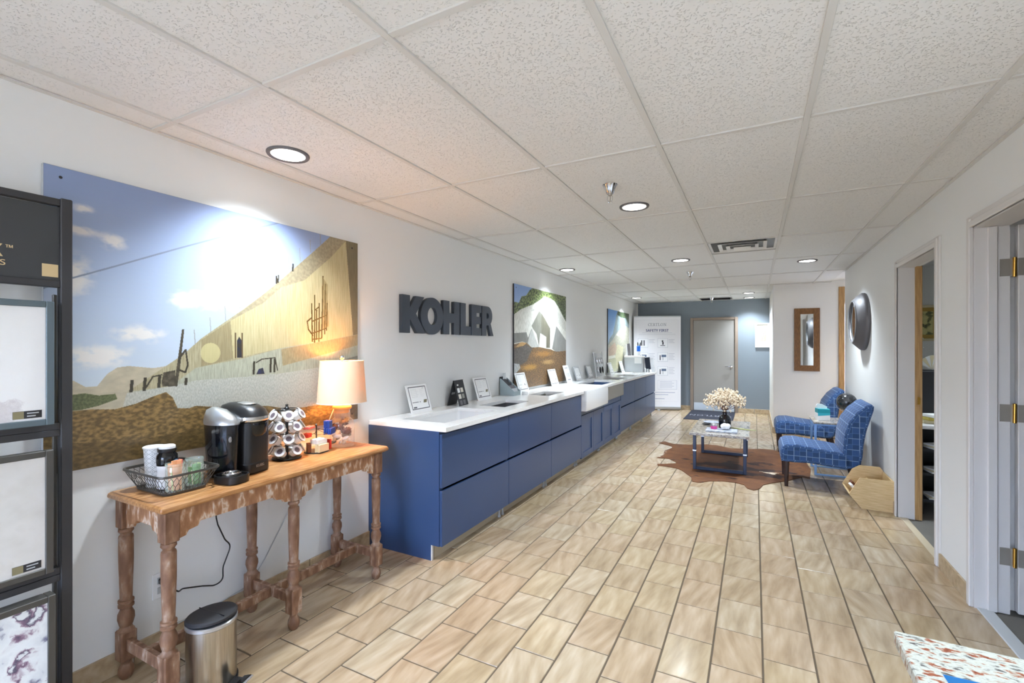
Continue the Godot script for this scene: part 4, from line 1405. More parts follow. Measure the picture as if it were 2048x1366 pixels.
func build_lounge() -> void:
	var chair := thing("slipper_chair", "blue plaid armless chair in front, beside the wooden crate", "chair", Vector3(0.235, 0, -5.36), 0, "plaid chairs by the right wall")
	obj("seat", cushion(B.new(), [0.0, 0.250, 0.10, 0.245, 0.24, 0.252, 0.42, 0.236, 0.54, 0.228, 0.60, 0.30, 0.55, 0.375, 0.42, 0.395, 0.27, 0.412, 0.14, 0.430, 0.05, 0.424, 0.01, 0.400, -0.006, 0.36, -0.006, 0.29], 0.55, 0.03), m.plaid, chair)
	obj("backrest", cushion(B.new(), [0.50, 0.27, 0.54, 0.234, 0.60, 0.236, 0.645, 0.27, 0.662, 0.36, 0.668, 0.46, 0.690, 0.60, 0.715, 0.69, 0.745, 0.80, 0.748, 0.835, 0.728, 0.856, 0.69, 0.846, 0.615, 0.775, 0.552, 0.677, 0.517, 0.55, 0.508, 0.42], 0.55, 0.03), m.plaid, chair)
	for l in [[0.045, -0.04, 0.0], [0.045, -0.51, 0.0], [0.60, -0.05, 0.06], [0.60, -0.50, 0.06]]:
		var x: float = l[0]
		var z: float = l[1]
		var lean: float = l[2]
		obj("leg", B.new().loft([B.rrect(0.030, 0.030, 0.003, 0.0, Vector3(x + lean, 0, z), 2), B.rrect(0.052, 0.048, 0.003, 0.262, Vector3(x, 0, z), 2)]), m.dark_wood, chair)
	dup(chair, Vector3(0.245, 0, -7.02), 0.0, "blue plaid armless chair behind the side table, near the partition")

	# side table between the chairs
	var o := thing("side_table", "small side table with a stone top on pale blue metal legs", "table", Vector3(0.775, 0, -6.215))
	obj("top", B.new().box(Vector3(0, 0.568, 0), Vector3(0.42, 0.022, 0.46), 0.004), m.granite, o)
	for z in [0.205, -0.205]:
		var b := B.new()
		b.box(Vector3(-0.19, 0.2865, z), Vector3(0.022, 0.541, 0.022), 0.002)
		b.box(Vector3(0.19, 0.2865, z), Vector3(0.022, 0.541, 0.022), 0.002)
		b.box(Vector3(0, 0.0085, z), Vector3(0.402, 0.017, 0.022), 0.002)
		b.box(Vector3(0, 0.548, z), Vector3(0.36, 0.017, 0.022), 0.002)
		obj("sled_leg", b, m.blue_metal, o)
	obj("rail", B.new().bx(-0.2, -0.18, 0.54, 0.557, -0.195, 0.195), m.blue_metal, o)
	o = thing("tissue_box", "teal and white tissue box with a tissue sticking out", "tissue box", Vector3(0.665, 0.5795, -6.17), 0.15)
	obj("carton", B.new().box(Vector3(0, 0.04, 0), Vector3(0.115, 0.08, 0.115), 0.002), m.paper, o)
	obj("carton_top", B.new().box(Vector3(0, 0.104, 0), Vector3(0.1152, 0.048, 0.1152), 0.002), mat(clr("1f9fa8"), 0.5), o)
	obj("wave_print", B.new().prism([-0.0577, 0.05, 0.0577, 0.062, 0.0577, 0.084, -0.0577, 0.084], 0.0577, 0.0581), mat(clr("39b7c6"), 0.5), o)
	var tb := B.new()
	tb.prism([-0.045, 0.128, 0.04, 0.128, 0.045, 0.15, 0.0, 0.176, -0.05, 0.18, -0.062, 0.158], -0.008, 0.008)
	obj("tissue", tb, m.paper, o)
	o = thing("desk_globe", "dark globe on a metal stand on the side table", "globe", Vector3(0.905, 0.5795, -6.30))
	obj("ball", B.new().ball(Vector3(0, 0.20, 0), Vector3.ONE * 0.097, 28, 18), m.globe, o)
	var arc := []
	for k in 15:
		var t := -1.25 + 2.9 * k / 14.0
		arc.append(Vector3(sin(t + 2.75) * 0.106, 0.20 + cos(t + 2.75) * 0.106, 0.0))
	obj("meridian", B.new().tube(arc, 0.004, 6), m.chrome, o)
	obj("stand", B.new().lathe([0.055, 0.0, 0.055, 0.008, 0.015, 0.016, 0.010, 0.05, 0.008, 0.093], 20), m.chrome, o)
	o = thing("trinket_dish", "tiny white dish at the edge of the side table by the globe", "dish", Vector3(0.83, 0.5795, -6.06))
	obj("bowl", B.new().lathe([0.015, 0, 0.03, 0.016, 0.027, 0.016, 0.012, 0.004], 16), m.white, o)

	# crate with slanted ends beside the doorway
	o = thing("slanted_crate", "pale oak hexagonal crate on the floor against the right wall", "crate", Vector3(1.037, 0, -4.94))
	var hexa := [-0.222, 0.0, -0.312, 0.115, -0.235, 0.262, -0.002, 0.262, -0.002, 0.0]
	obj("front_panel", B.new().prism(hexa, -0.014, 0.0), m.oak, o)
	obj("back_panel", B.new().prism([-0.222, 0.0, -0.312, 0.115, -0.235, 0.262, -0.18, 0.30, -0.03, 0.30, -0.002, 0.262, -0.002, 0.0], -0.36, -0.346), m.oak, o)
	obj("bottom_board", B.new().bx(-0.222, -0.002, 0.0, 0.012, -0.346, -0.014), m.oak, o)
	obj("slanted_board", B.new().prism([-0.222, 0.0, -0.312, 0.115, -0.300, 0.118, -0.212, 0.006], -0.346, -0.014), m.oak, o)
	obj("side_board", B.new().bx(-0.014, -0.002, 0.012, 0.262, -0.346, -0.014), m.oak, o)
	obj("divider", B.new().at(Vector3(-0.20, 0.012, 0), Basis(Vector3.BACK, -0.35)).bx(-0.005, 0.005, 0.0, 0.2, -0.346, -0.014), m.oak, o)
	for k in 2:
		var s := thing("sample_block", ["white stone sample tilted in the oak crate", "brown stone sample in the oak crate"][k], "sample", Vector3(0.795 + 0.02 * k, 0.125, -5.02 - 0.1 * k), 0.1, "samples in the oak crate")
		s.rotation.z = 0.68
		obj("block", B.new().box(Vector3(0, 0.035, 0), Vector3(0.02, 0.09, 0.075), 0.002), [m.white, m.brown][k], s)

	# cow hide rug
	var outline := PackedVector2Array()
	for p in HIDE:
		outline.append(Vector2(p[0], p[1]))
	var r := MeshInstance3D.new()
	r.name = "hide_rug"
	var b := B.new()
	b.xf = Transform3D(Basis(Vector3(1, 0, 0), Vector3(0, 0, -1), Vector3(0, 1, 0)), Vector3.ZERO)
	var t := Geometry2D.triangulate_polygon(outline)
	var lo := Vector2(-1.27, -7.35)
	var sz := Vector2(2.0, 2.3)
	for k in range(0, t.size(), 3):
		var a := [outline[t[k]], outline[t[k + 1]], outline[t[k + 2]]]
		if (a[1] - a[0]).cross(a[2] - a[0]) > 0:
			a.reverse()
		var q := []
		var u := []
		for e in a:
			q.append(Vector3(e.x, 0.006, e.y))
			u.append(Vector2((e.x - lo.x) / sz.x, (e.y - lo.y) / sz.y))
		b.xf = Transform3D()
		b.tri(q[0], q[1], q[2], u[0], u[1], u[2])
	for k in outline.size():
		var a := outline[k]
		var c := outline[(k + 1) % outline.size()]
		var ua := (a - lo) / sz
		var uc := (c - lo) / sz
		b.tri(Vector3(a.x, 0.0005, a.y), Vector3(c.x, 0.0005, c.y), Vector3(c.x, 0.006, c.y), ua, uc, uc)
		b.tri(Vector3(a.x, 0.0005, a.y), Vector3(c.x, 0.006, c.y), Vector3(a.x, 0.006, a.y), ua, uc, ua)
	r.mesh = b.done()
	r.material_override = m.hide
	add_child(r)
	tag(r, "chestnut brown cow hide rug on the tiles under the coffee table", "rug")

	# coffee table
	o = thing("coffee_table", "low coffee table with a speckled granite top on dark blue steel legs", "table", Vector3(-0.35, 0, -6.06))
	obj("top", B.new().box(Vector3(0, 0.425, 0), Vector3(0.60, 0.03, 1.10), 0.004), m.granite, o)
	for z in [0.42, -0.60]:
		var f := B.new()
		z = clampf(z, -0.5, 0.42)
		f.box(Vector3(-0.255, 0.208, z), Vector3(0.034, 0.404, 0.034), 0.003)
		f.box(Vector3(0.255, 0.208, z), Vector3(0.034, 0.404, 0.034), 0.003)
		f.box(Vector3(0, 0.024, z), Vector3(0.476, 0.034, 0.034), 0.003)
		var lg := obj("sled_leg", f, m.blue_steel, o)
		for x in [-0.255, 0.255]:
			obj("band", B.new().box(Vector3(x, 0.22, z), Vector3(0.037, 0.012, 0.037)), m.silver, lg)
	o = thing("flower_vase", "dark smoky glass bottle vase on the coffee table", "vase", Vector3(-0.31, 0.4405, -5.98))
	obj("bottle", B.new().lathe([0.05, 0.0, 0.066, 0.004, 0.068, 0.10, 0.062, 0.128, 0.045, 0.148, 0.028, 0.158, 0.026, 0.175, 0.034, 0.182, 0.032, 0.19, 0.024, 0.19], 28), m.glass_smoke, o)
	obj("dark_water", B.new().lathe([0.05, 0.006, 0.062, 0.01, 0.063, 0.075], 24), m.black, o)
	o = thing("dried_flowers", "bunch of cream dried flowers standing in the dark vase", "flowers", Vector3(-0.31, 0.46, -5.98))
	var st := B.new()
	var bl := B.new()
	for k in 130:
		var a := k * 2.39996
		var q := sqrt((k + 0.5) / 130.0)
		var tip := Vector3(cos(a) * q * 0.205, 0.195 + 0.20 * sqrt(1.0 - q * q * 0.95) + rng.randf_range(-0.04, 0.03), sin(a) * q * 0.205)
		if k % 3 == 0:
			st.tube([Vector3(cos(a) * 0.01, 0.02, sin(a) * 0.01), Vector3(cos(a) * 0.014, 0.19, sin(a) * 0.014), tip * Vector3(0.55, 0.8, 0.55), tip], 0.0018, 4, false)
		for i in 7:
			var c := tip + Vector3(rng.randf_range(-1, 1), rng.randf_range(-1, 1), rng.randf_range(-1, 1)) * 0.035
			bl.ball(c, Vector3(rng.randf_range(0.006, 0.012), rng.randf_range(0.008, 0.018), rng.randf_range(0.006, 0.012)), 5, 3)
	obj("stems", st, m.brown, o).set_meta("kind", "stuff")
	obj("florets", bl, m.straw, o).set_meta("kind", "stuff")
	o = thing("marble_tray", "grey blue marble tray at the near end of the coffee table", "tray", Vector3(-0.33, 0.4405, -5.72))
	obj("slab", B.new().box(Vector3(0, 0.012, 0), Vector3(0.32, 0.024, 0.18), 0.004), m.tray_marble, o)
	o = thing("white_rose_head", "white rose-shaped ornament on the marble tray", "ornament", Vector3(-0.29, 0.465, -5.72))
	for k in 9:
		var a := k * 2.4
		obj("petal", B.new().ball(Vector3(cos(a) * 0.022 * signf(k), 0.028 + 0.002 * k, sin(a) * 0.022 * signf(k)), Vector3(0.032, 0.028, 0.032), 10, 6), m.white, o)
	o = thing("pink_candle", "pink and silver candle jar on the marble tray", "candle", Vector3(-0.41, 0.465, -5.72))
	obj("jar", B.new().lathe([0.03, 0, 0.034, 0.004, 0.034, 0.035], 18), m.magenta, o)
	obj("foil", B.new().lathe([0.0345, 0.035, 0.036, 0.055, 0.03, 0.06], 18), m.silver, o)
	o = thing("leaf_branch", "pale green leaf lying behind the vase on the coffee table", "leaf", Vector3(-0.13, 0.4405, -5.98), -0.3)
	obj("blade", B.new().prism([-0.13, 0, -0.05, -0.02, 0.08, -0.012, 0.15, 0, 0.08, 0.014, -0.05, 0.02], 0.0, 0.006), m.green_pale, o)
	o.get_child(0).rotation.x = -PI / 2
	o = thing("dark_bird", "small dark ornament on the left of the coffee table", "ornament", Vector3(-0.52, 0.4405, -6.1), 0.4)
	obj("body", B.new().ball(Vector3(0, 0.014, 0), Vector3(0.055, 0.013, 0.02), 12, 6), m.black_matte, o)
	obj("tail", B.new().prism([0.04, 0.014, 0.10, 0.022, 0.10, 0.026, 0.04, 0.024], -0.008, 0.008), m.black_matte, o)
	o = thing("glass_coaster", "pale glass plate on the far left corner of the coffee table", "plate", Vector3(-0.48, 0.4405, -6.35))
	obj("disc", B.new().lathe([0.09, 0, 0.1, 0.008, 0.09, 0.01], 24), m.tray_marble, o)


func build_display_stand() -> void:
	var o := thing("sample_stand", "tall black metal display stand at the left edge holding stone slabs", "display stand", Vector3(-2.28, 0, -0.785), PI / 2)
	# local x runs towards the back of the room (ends at 0), z out of the wall
	var w := 0.62
	var h := 1.945
	for x in [-0.017, -w + 0.017]:
		obj("post", B.new().box(Vector3(x, h / 2, 0), Vector3(0.034, h, 0.034), 0.003), m.frame_black, o)
		obj("rear_channel", B.new().box(Vector3(x - signf(x + w / 2) * 0.022, 0.84, -0.022), Vector3(0.012, 1.5, 0.012), 0.002), m.frame_bronze, o)
		obj("foot", B.new().bx(x - 0.022, x + 0.022, 0.0, 0.05, -0.09, 0.22, 0.006), m.black, o)
	for y in [h - 0.017, 1.627, 1.106, 1.082, 0.575, 0.549, 0.06]:
		obj("rail", B.new().bx(-w + 0.034, -0.034, y - 0.0125, y + 0.0125, -0.014, 0.014, 0.002), m.frame_black, o)
	var hp := obj("header_panel", B.new().bx(-w + 0.034, -0.034, 1.640, h - 0.034, -0.012, 0.006), m.header, o)
	text("lettering", "X", 0.044, m.gold_ink, hp, xform(Vector3(-0.197, 1.727, 0.0065)))
	text("lettering", "™", 0.020, m.gold_ink, hp, xform(Vector3(-0.164, 1.738, 0.0065)))
	text("lettering", "s", 0.026, m.gold_ink, hp, xform(Vector3(-0.181, 1.689, 0.0065)))
	obj("sticker", B.new().bx(-0.082, -0.038, 1.652, 1.698, 0.006, 0.0068), m.gold_ink, hp)
	for y in [1.617, 1.08, 0.545]:
		obj("hanger", B.new().bx(-0.232, -0.216, y - 0.09, y, -0.03, -0.015), m.frame_black, o)
	# three framed slabs resting on the rails
	var spec := [[1.119, 0.44, "marble_white", "frame_slate", 0.035, "white marble slab in a slate frame, top of the display stand"], [0.588, 0.44, "marble_grey", "frame_bronze", 0.03, "pale grey stone slab in a bronze frame, middle of the display stand"], [0.075, 0.44, "marble_violet", "frame_bronze", 0.05, "violet veined marble slab in a bronze frame, bottom of the display stand"]]
	for s in spec:
		var f := thing("framed_slab", s[5], "stone sample", Vector3(-2.262, s[0], -0.722), PI / 2, "stone slabs on the display stand")
		f.rotation.x = 0.0
		var fw := 0.50
		var fh: float = s[1]
		var dp: float = s[4]
		var b := B.new()
		for e in [-1, 1]:
			b.bx(-fw / 2 + e * (fw / 2 - 0.011) - 0.011, -fw / 2 + e * (fw / 2 - 0.011) + 0.011, 0, fh, 0, dp, 0.002)
			b.bx(-fw + 0.022, -0.022, fh / 2 + e * (fh / 2 - 0.011) - 0.011, fh / 2 + e * (fh / 2 - 0.011) + 0.011, 0, dp, 0.002)
		obj("frame", b, m[s[3]], f)
		obj("slab", B.new().bx(-fw + 0.022, -0.022, 0.022, fh - 0.022, 0.004, dp - 0.006), m[s[2]], f)
		if s[0] > 0.5:
			var lb := obj("label", B.new().bx(-0.105, -0.032, 0.030, 0.056, dp - 0.006, dp - 0.0045), m.ink, f)
			obj("label_swatch", B.new().bx(-0.105, -0.078, 0.0305, 0.0555, dp - 0.0045, dp - 0.0042), m.tan_ink, lb)
			obj("label_text", B.new().bx(-0.070, -0.040, 0.046, 0.050, dp - 0.0045, dp - 0.0042), m.grey_plastic, lb)
			obj("label_text", B.new().bx(-0.070, -0.048, 0.036, 0.040, dp - 0.0045, dp - 0.0042), m.grey_plastic, lb)


func build_back_area() -> void:
	# roll-up banner
	var a := Vector2(-2.37, -10.36)
	var e := Vector2(-1.431, -10.70)
	var wd := a.distance_to(e)
	var o := thing("safety_banner", "white roll-up banner headed SAFETY FIRST by the end of the counter", "banner", Vector3((a.x + e.x) / 2, 0, (a.y + e.y) / 2), atan2(a.y - e.y, e.x - a.x))
	var im := Image.create(410, 800, false, Image.FORMAT_RGB8)
	im.fill(clr("f0eff3"))
	var px := func(x: float, y: float, w: float, h: float, c: String): im.fill_rect(Rect2i(int(x * 410), int(y * 800), int(w * 410), int(h * 800)), clr(c))
	for r in [[0.05, 0.035, 0.9, 0.002], [0.05, 0.935, 0.9, 0.002]]:
		px.call(r[0], r[1], r[2], r[3], "d2d3dc")
	px.call(0.05, 0.035, 0.004, 0.9, "d2d3dc")
	px.call(0.946, 0.035, 0.004, 0.9, "d2d3dc")
	px.call(0.18, 0.177, 0.64, 0.003, "c3c4ce")
	px.call(0.11, 0.194, 0.78, 0.003, "c3c4ce")
	for c in [0, 1]:
		for k in 3:
			var x: float = 0.09 + 0.42 * c
			var y: float = 0.24 + 0.155 * k
			px.call(x, y, 0.22, 0.10, "c9cad4")
			px.call(x + 0.006, y + 0.003, 0.208, 0.094, "f4f4f7")
			if c == 0 and k == 0:
				px.call(x + 0.07, y + 0.02, 0.025, 0.06, "3c3d44")
				px.call(x + 0.12, y + 0.02, 0.025, 0.06, "55565e")
			elif k == 0:
				px.call(x + 0.09, y + 0.02, 0.03, 0.02, "3c3d44")
				px.call(x + 0.10, y + 0.04, 0.03, 0.03, "3c3d44")
				px.call(x + 0.06, y + 0.075, 0.10, 0.008, "55565e")
			else:
				px.call(x + 0.045, y + 0.03, 0.022, 0.055, "4b4c54")
				px.call(x + 0.085, y + 0.025, 0.10, 0.025, "5b6a86")
				px.call(x + 0.11, y + 0.05, 0.01, 0.035, "8b8e98")
			for i in (5 if k else 3):
				px.call(x + 0.235, y + 0.012 + 0.016 * i, 0.10 if i % 2 else 0.125, 0.004, "b7b8c4")
	px.call(0.51, 0.70, 0.41, 0.105, "d0d1dc")
	px.call(0.517, 0.7035, 0.396, 0.098, "eeeef3")
	for i in 5:
		px.call(0.56, 0.718 + 0.016 * i, 0.30 if i % 2 else 0.26, 0.004, "b3b5c6")
	for r in [[0.46, 0.835, 0.42], [0.46, 0.86, 0.28], [0.46, 0.905, 0.2]]:
		px.call(r[0], r[1], r[2], 0.006, "8f93b4")
	var b := B.new()
	b.quad(Vector3(-wd / 2, 0.06, 0.001), Vector3(wd / 2, 0.06, 0.001), Vector3(wd / 2, 2.04, 0.001), Vector3(-wd / 2, 2.04, 0.001))
	b.quad(Vector3(wd / 2, 0.06, -0.001), Vector3(-wd / 2, 0.06, -0.001), Vector3(-wd / 2, 2.04, -0.001), Vector3(wd / 2, 2.04, -0.001), Rect2(0.01, 0.01, 0.01, 0.01))
	obj("sheet", b, tmat(ImageTexture.create_from_image(im), Vector3.ONE, 0.6, false), o)
	obj("top_bar", B.new().bx(-wd / 2, wd / 2, 2.035, 2.06, -0.008, 0.008, 0.003), m.grey_plastic, o)
	obj("base_case", B.new().bx(-wd / 2, wd / 2, 0.012, 0.075, -0.045, 0.045, 0.012), m.silver, o)
	obj("foot", B.new().bx(0.0, 0.05, 0.0, 0.014, -0.16, 0.10, 0.003), m.grey_plastic, o)
	obj("pole", B.new().tube([Vector3(0, 0.05, -0.012), Vector3(0, 2.03, -0.012)], 0.008), m.silver, o)
	text("lettering", "CERTLON", 0.062, m.grey_ink, o, xform(Vector3(0.0, 1.868, 0.0012)), "Droid Serif", false, 0.001)
	text("lettering", "SAFETY FIRST", 0.056, m.navy_ink, o, xform(Vector3(0.0, 1.740, 0.0012)), "Droid Sans", true, 0.001)
	# framed picture on the blue wall
	o = thing("blue_wall_picture", "small picture in a white frame on the blue back wall", "picture", Vector3(0.135, 1.62, ZB))
	b = B.new()
	for s in [-1, 1]:
		b.bx(s * 0.115 - 0.015, s * 0.115 + 0.015, -0.25, 0.25, 0, 0.03, 0.003)
		b.bx(-0.10, 0.10, s * 0.235 - 0.015, s * 0.235 + 0.015, 0, 0.03, 0.003)
	obj("frame", b, m.white, o)
	obj("mount", B.new().bx(-0.10, 0.10, -0.22, 0.22, 0, 0.012), mat(clr("dcd6c8"), 0.8), o)
	obj("print", B.new().bx(-0.035, 0.075, -0.12, 0.12, 0.012, 0.014), tmat(ntex(noise(91, 0.06, 4), [0.0, "8d7c68", 0.5, "c3b7a0", 0.7, "a58a8c", 1.0, "5e5a52"], 128), Vector3.ONE * 5.0, 0.6), o)
	# door mat
	o = thing("door_mat", "dark charcoal door mat with pale lettering at the back door", "mat", Vector3(-0.79, 0, -10.12))
	obj("pile", B.new().bx(-0.43, 0.43, 0.0, 0.009, -0.69, 0.69, 0.004), m.mat_dark, o)
	var tx := text("lettering", "CERTLON", 0.17, m.mat_print, o, Transform3D(Basis.from_euler(Vector3(-PI / 2, PI, 0)), Vector3(0.0, 0.0095, 0.06)))
	tx.scale = Vector3(0.8, 1, 1)


func build_mirrors() -> void:
	var o := thing("wall_mirror", "narrow mirror in a walnut frame on the white partition wall", "mirror", Vector3(0.72, 1.498, -8.58))
	var b := B.new()
	for s in [-1, 1]:
		b.bx(s * 0.128 - 0.042, s * 0.128 + 0.042, -0.49, 0.49, 0, 0.03, 0.003)
		b.bx(-0.086, 0.086, s * 0.445 - 0.045, s * 0.445 + 0.045, 0, 0.0298, 0.003)
	obj("frame", b, m.walnut, o)
	obj("mirror_glass", B.new().bx(-0.087, 0.087, -0.402, 0.402, 0.002, 0.014), m.mirror, o)
	o = thing("round_mirror", "deep round pewter framed mirror on the right wall", "mirror", Vector3(WR, 1.66, -6.14))
	var q := Basis(Vector3.BACK, PI / 2)   # local y points out of the wall
	obj("frame", B.new().at(Vector3.ZERO, q).lathe([0.30, 0.0, 0.305, 0.008, 0.305, 0.03, 0.295, 0.045, 0.265, 0.075, 0.235, 0.105, 0.225, 0.108, 0.218, 0.104, 0.214, 0.09], 56, Vector3.ZERO, false), m.pewter, o)
	obj("bead", B.new().at(Vector3.ZERO, q).lathe([0.226, 0.107, 0.230, 0.113, 0.222, 0.117, 0.215, 0.111], 56, Vector3.ZERO, false), m.silver, o)
	obj("mirror_glass", B.new().at(Vector3.ZERO, q).lathe([0.216, 0.085, 0.216, 0.095, 0.19, 0.097], 56), m.mirror, o)


func build_desk() -> void:
	var o := thing("granite_desk", "table with a red flecked pale granite top in the near right corner", "table", Vector3(0.65, 0, -1.02))
	obj("top", B.new().box(Vector3(0, 0.715, 0), Vector3(0.72, 0.03, 0.74), 0.003), m.granite_red, o)
	for x in [-0.31, 0.31]:
		for z in [-0.33, 0.33]:
			obj("leg", B.new().box(Vector3(x, 0.35, z), Vector3(0.04, 0.70, 0.04), 0.003), m.blue_steel, o)
	obj("rail", B.new().bx(-0.29, 0.29, 0.66, 0.699, -0.345, -0.315), m.blue_steel, o)
	o = thing("blue_brochure", "blue and white brochure on the granite tabletop", "brochure", Vector3(0.455, 0.7303, -1.12), 0.05)
	obj("page", B.new().bx(-0.11, 0.14, 0, 0.002, -0.13, 0.14), m.paper, o)
	obj("cover_print", B.new().at(Vector3(0, 0.002, 0), Basis(Vector3.RIGHT, -PI / 2)).prism([-0.11, 0.13, 0.0, 0.13, -0.035, 0.05, -0.06, -0.14, -0.11, -0.14], 0.0, 0.0004), mat(clr("1c5f96"), 0.3), o)
	obj("cover_shape", B.new().at(Vector3(0, 0.0024, 0), Basis(Vector3.RIGHT, -PI / 2)).prism([-0.08, 0.10, -0.02, 0.13, -0.045, 0.02], 0.0, 0.0003), mat(clr("2f9fc4"), 0.3), o)


# ---------------------------------------------------------------- things on the console table

func build_table_goods() -> void:
	# wire basket
	var o := thing("wire_basket", "dark wire basket with chicken-wire sides on the console table", "basket", Vector3(-2.235, TT + 0.001, -1.105))
	var bw := 0.25
	var bd := 0.165
	var tw := 0.325
	var td := 0.235
	var hh := 0.088
	obj("base", B.new().loft([B.rrect(bw, bd, 0.03, 0.0), B.rrect(bw + 0.006, bd + 0.006, 0.03, 0.010), B.rrect(bw - 0.01, bd - 0.01, 0.03, 0.010), B.rrect(bw - 0.012, bd - 0.012, 0.03, 0.003)]), m.frame_bronze, o)
	obj("rim", B.new().loft([B.rrect(tw, td, 0.035, hh - 0.008), B.rrect(tw + 0.006, td + 0.006, 0.035, hh - 0.004), B.rrect(tw + 0.004, td + 0.004, 0.035, hh + 0.003), B.rrect(tw - 0.006, td - 0.006, 0.035, hh + 0.002), B.rrect(tw - 0.006, td - 0.006, 0.035, hh - 0.008), B.rrect(tw, td, 0.035, hh - 0.008)], false), m.frame_bronze, o)
	var wires := B.new()
	var n := 48
	var at := func(t: float, v: float) -> Vector3:
		var r0 := B.rrect(lerpf(bw, tw, v), lerpf(bd, td, v), lerpf(0.03, 0.035, v), lerpf(0.006, hh - 0.004, v), Vector3.ZERO, 5)
		# even run round the outline
		var per := 0.0
		for k in r0.size():
			per += r0[k].distance_to(r0[(k + 1) % r0.size()])
		var want := fposmod(t, 1.0) * per
		for k in r0.size():
			var l := r0[k].distance_to(r0[(k + 1) % r0.size()])
			if want <= l:
				return r0[k].lerp(r0[(k + 1) % r0.size()], want / maxf(l, 0.00001))
			want -= l
		return r0[0]
	for k in n:
		var t := k / float(n)
		var e := 0.5 / n
		wires.tube([at.call(t, 0.0), at.call(t + e, 0.22), at.call(t + e, 0.36), at.call(t, 0.56), at.call(t, 0.70), at.call(t + e, 0.90), at.call(t + e, 1.0)], 0.0011, 4, false)
		wires.tube([at.call(t, 0.0), at.call(t - e, 0.22), at.call(t - e, 0.36), at.call(t, 0.56), at.call(t, 0.70), at.call(t - e, 0.90), at.call(t - e, 1.0)], 0.0011, 4, false)
	obj("wire_mesh", wires, m.frame_bronze, o)

	o = thing("paper_cup_stack", "tall stack of white paper cups printed with grey diamonds", "paper cups", Vector3(-2.315, TT + 0.005, -1.075))
	obj("cups", B.new().loft([B.ring(0.029, 0.0, 28), B.ring(0.038, 0.165, 28)]), m.cup_print, o)
	obj("lip", B.new().lathe([0.038, 0.163, 0.041, 0.166, 0.041, 0.171, 0.037, 0.173, 0.034, 0.168], 28), m.white, o)
	o = thing("creamer_bottle", "white creamer bottle with a black neck and blue round label", "bottle", Vector3(-2.232, TT + 0.005, -1.085))
	obj("body", B.new().lathe([0.030, 0, 0.036, 0.004, 0.037, 0.05, 0.034, 0.075, 0.037, 0.10], 28), m.white, o)
	obj("neck", B.new().lathe([0.0372, 0.10, 0.039, 0.125, 0.037, 0.142, 0.030, 0.152, 0.029, 0.160], 28), m.black_gloss, o)
	obj("collar", B.new().lathe([0.033, 0.156, 0.034, 0.158, 0.034, 0.170], 24), m.black, o)
	obj("cap", B.new().lathe([0.030, 0.170, 0.030, 0.180, 0.027, 0.183], 24), m.white, o)
	var lb := B.new()
	var p0 := PackedVector3Array()
	for k in 20:
		var t := TAU * k / 20.0
		var a := 0.45 + cos(t) * 0.5
		p0.append(Vector3(cos(a) * 0.0395, 0.106 + sin(t) * 0.018, -sin(a) * 0.0395 + 0.0))
	lb.fan(p0, false)
	obj("round_label", lb, mat(clr("2a8fd0"), 0.4), o)
	obj("red_mark", B.new().at(Vector3.ZERO, Basis(Vector3.UP, 0.3)).bx(0.0355, 0.0375, 0.045, 0.062, -0.016, 0.010), mat(clr("d7455a"), 0.5), o)
	var jars := [[Vector3(-2.150, TT + 0.005, -1.075), "glass jar stuffed with orange sweetener packets in the wire basket", "orange"], [Vector3(-2.175, TT + 0.005, -1.165), "glass jar of green and yellow sweetener packets in the wire basket", "green"]]
	for j in jars:
		o = thing("packet_jar", j[1], "jar", j[0], 0, "glass jars in the wire basket")
		obj("glass", B.new().lathe([0.030, 0, 0.034, 0.004, 0.034, 0.095, 0.031, 0.105, 0.035, 0.11, 0.035, 0.118, 0.032, 0.118, 0.032, 0.11, 0.029, 0.104, 0.0315, 0.094, 0.0315, 0.006, 0.02, 0.004], 24), m.glass_green, o)
		var tall := 0.10 if j[2] == "orange" else 0.062
		for k in 9:
			var a := k * 2.4
			var pc: Material = m.orange if j[2] == "orange" else m.green
			if k % 4 == 3:
				pc = m.yellow_green if j[2] == "orange" else m.cream_paper
			elif k % 5 == 2:
				pc = m.pink if j[2] == "orange" else m.yellow_green
			obj("packet", B.new().at(Vector3(cos(a) * 0.013, 0.006, sin(a) * 0.013), Basis(Vector3.UP, a) * Basis(Vector3.BACK, 0.07)).bx(-0.002, 0.002, 0, tall + 0.012 * (k % 3), -0.011, 0.011, 0.0008), pc, o)

	# single-cup coffee maker
	o = thing("coffee_maker", "black single-cup coffee maker with a silver reservoir lid", "coffee maker", Vector3(-2.225, TT, -1.375), 0.18)
	# local x out into the room, z towards the camera side
	var c := Vector3(0.0, 0, -0.05)
	obj("body", B.new().loft([B.rrect(0.25, 0.165, 0.03, 0.0, c), B.rrect(0.262, 0.18, 0.04, 0.008, c), B.rrect(0.262, 0.18, 0.04, 0.05, c), B.rrect(0.256, 0.178, 0.04, 0.056, c), B.rrect(0.262, 0.184, 0.045, 0.20, c), B.rrect(0.266, 0.188, 0.05, 0.255, c)], true, 0.4), m.black, o)
	var hd := obj("brew_head", B.new().loft([B.rrect(0.10, 0.10, 0.045, 0.185, c + Vector3(0.09, 0, 0)), B.rrect(0.14, 0.14, 0.06, 0.200, c + Vector3(0.08, 0, 0)), B.rrect(0.17, 0.165, 0.07, 0.25, c + Vector3(0.065, 0, 0)), B.rrect(0.275, 0.19, 0.07, 0.262, c + Vector3(0.012, 0, 0))], true, 0.7), m.black_gloss, o)
	obj("handle_band", B.new().loft([B.rrect(0.280, 0.192, 0.075, 0.260, c + Vector3(0.014, 0, 0)), B.rrect(0.288, 0.196, 0.078, 0.268, c + Vector3(0.014, 0, 0)), B.rrect(0.284, 0.192, 0.078, 0.282, c + Vector3(0.012, 0, 0))], true), m.chrome, hd)
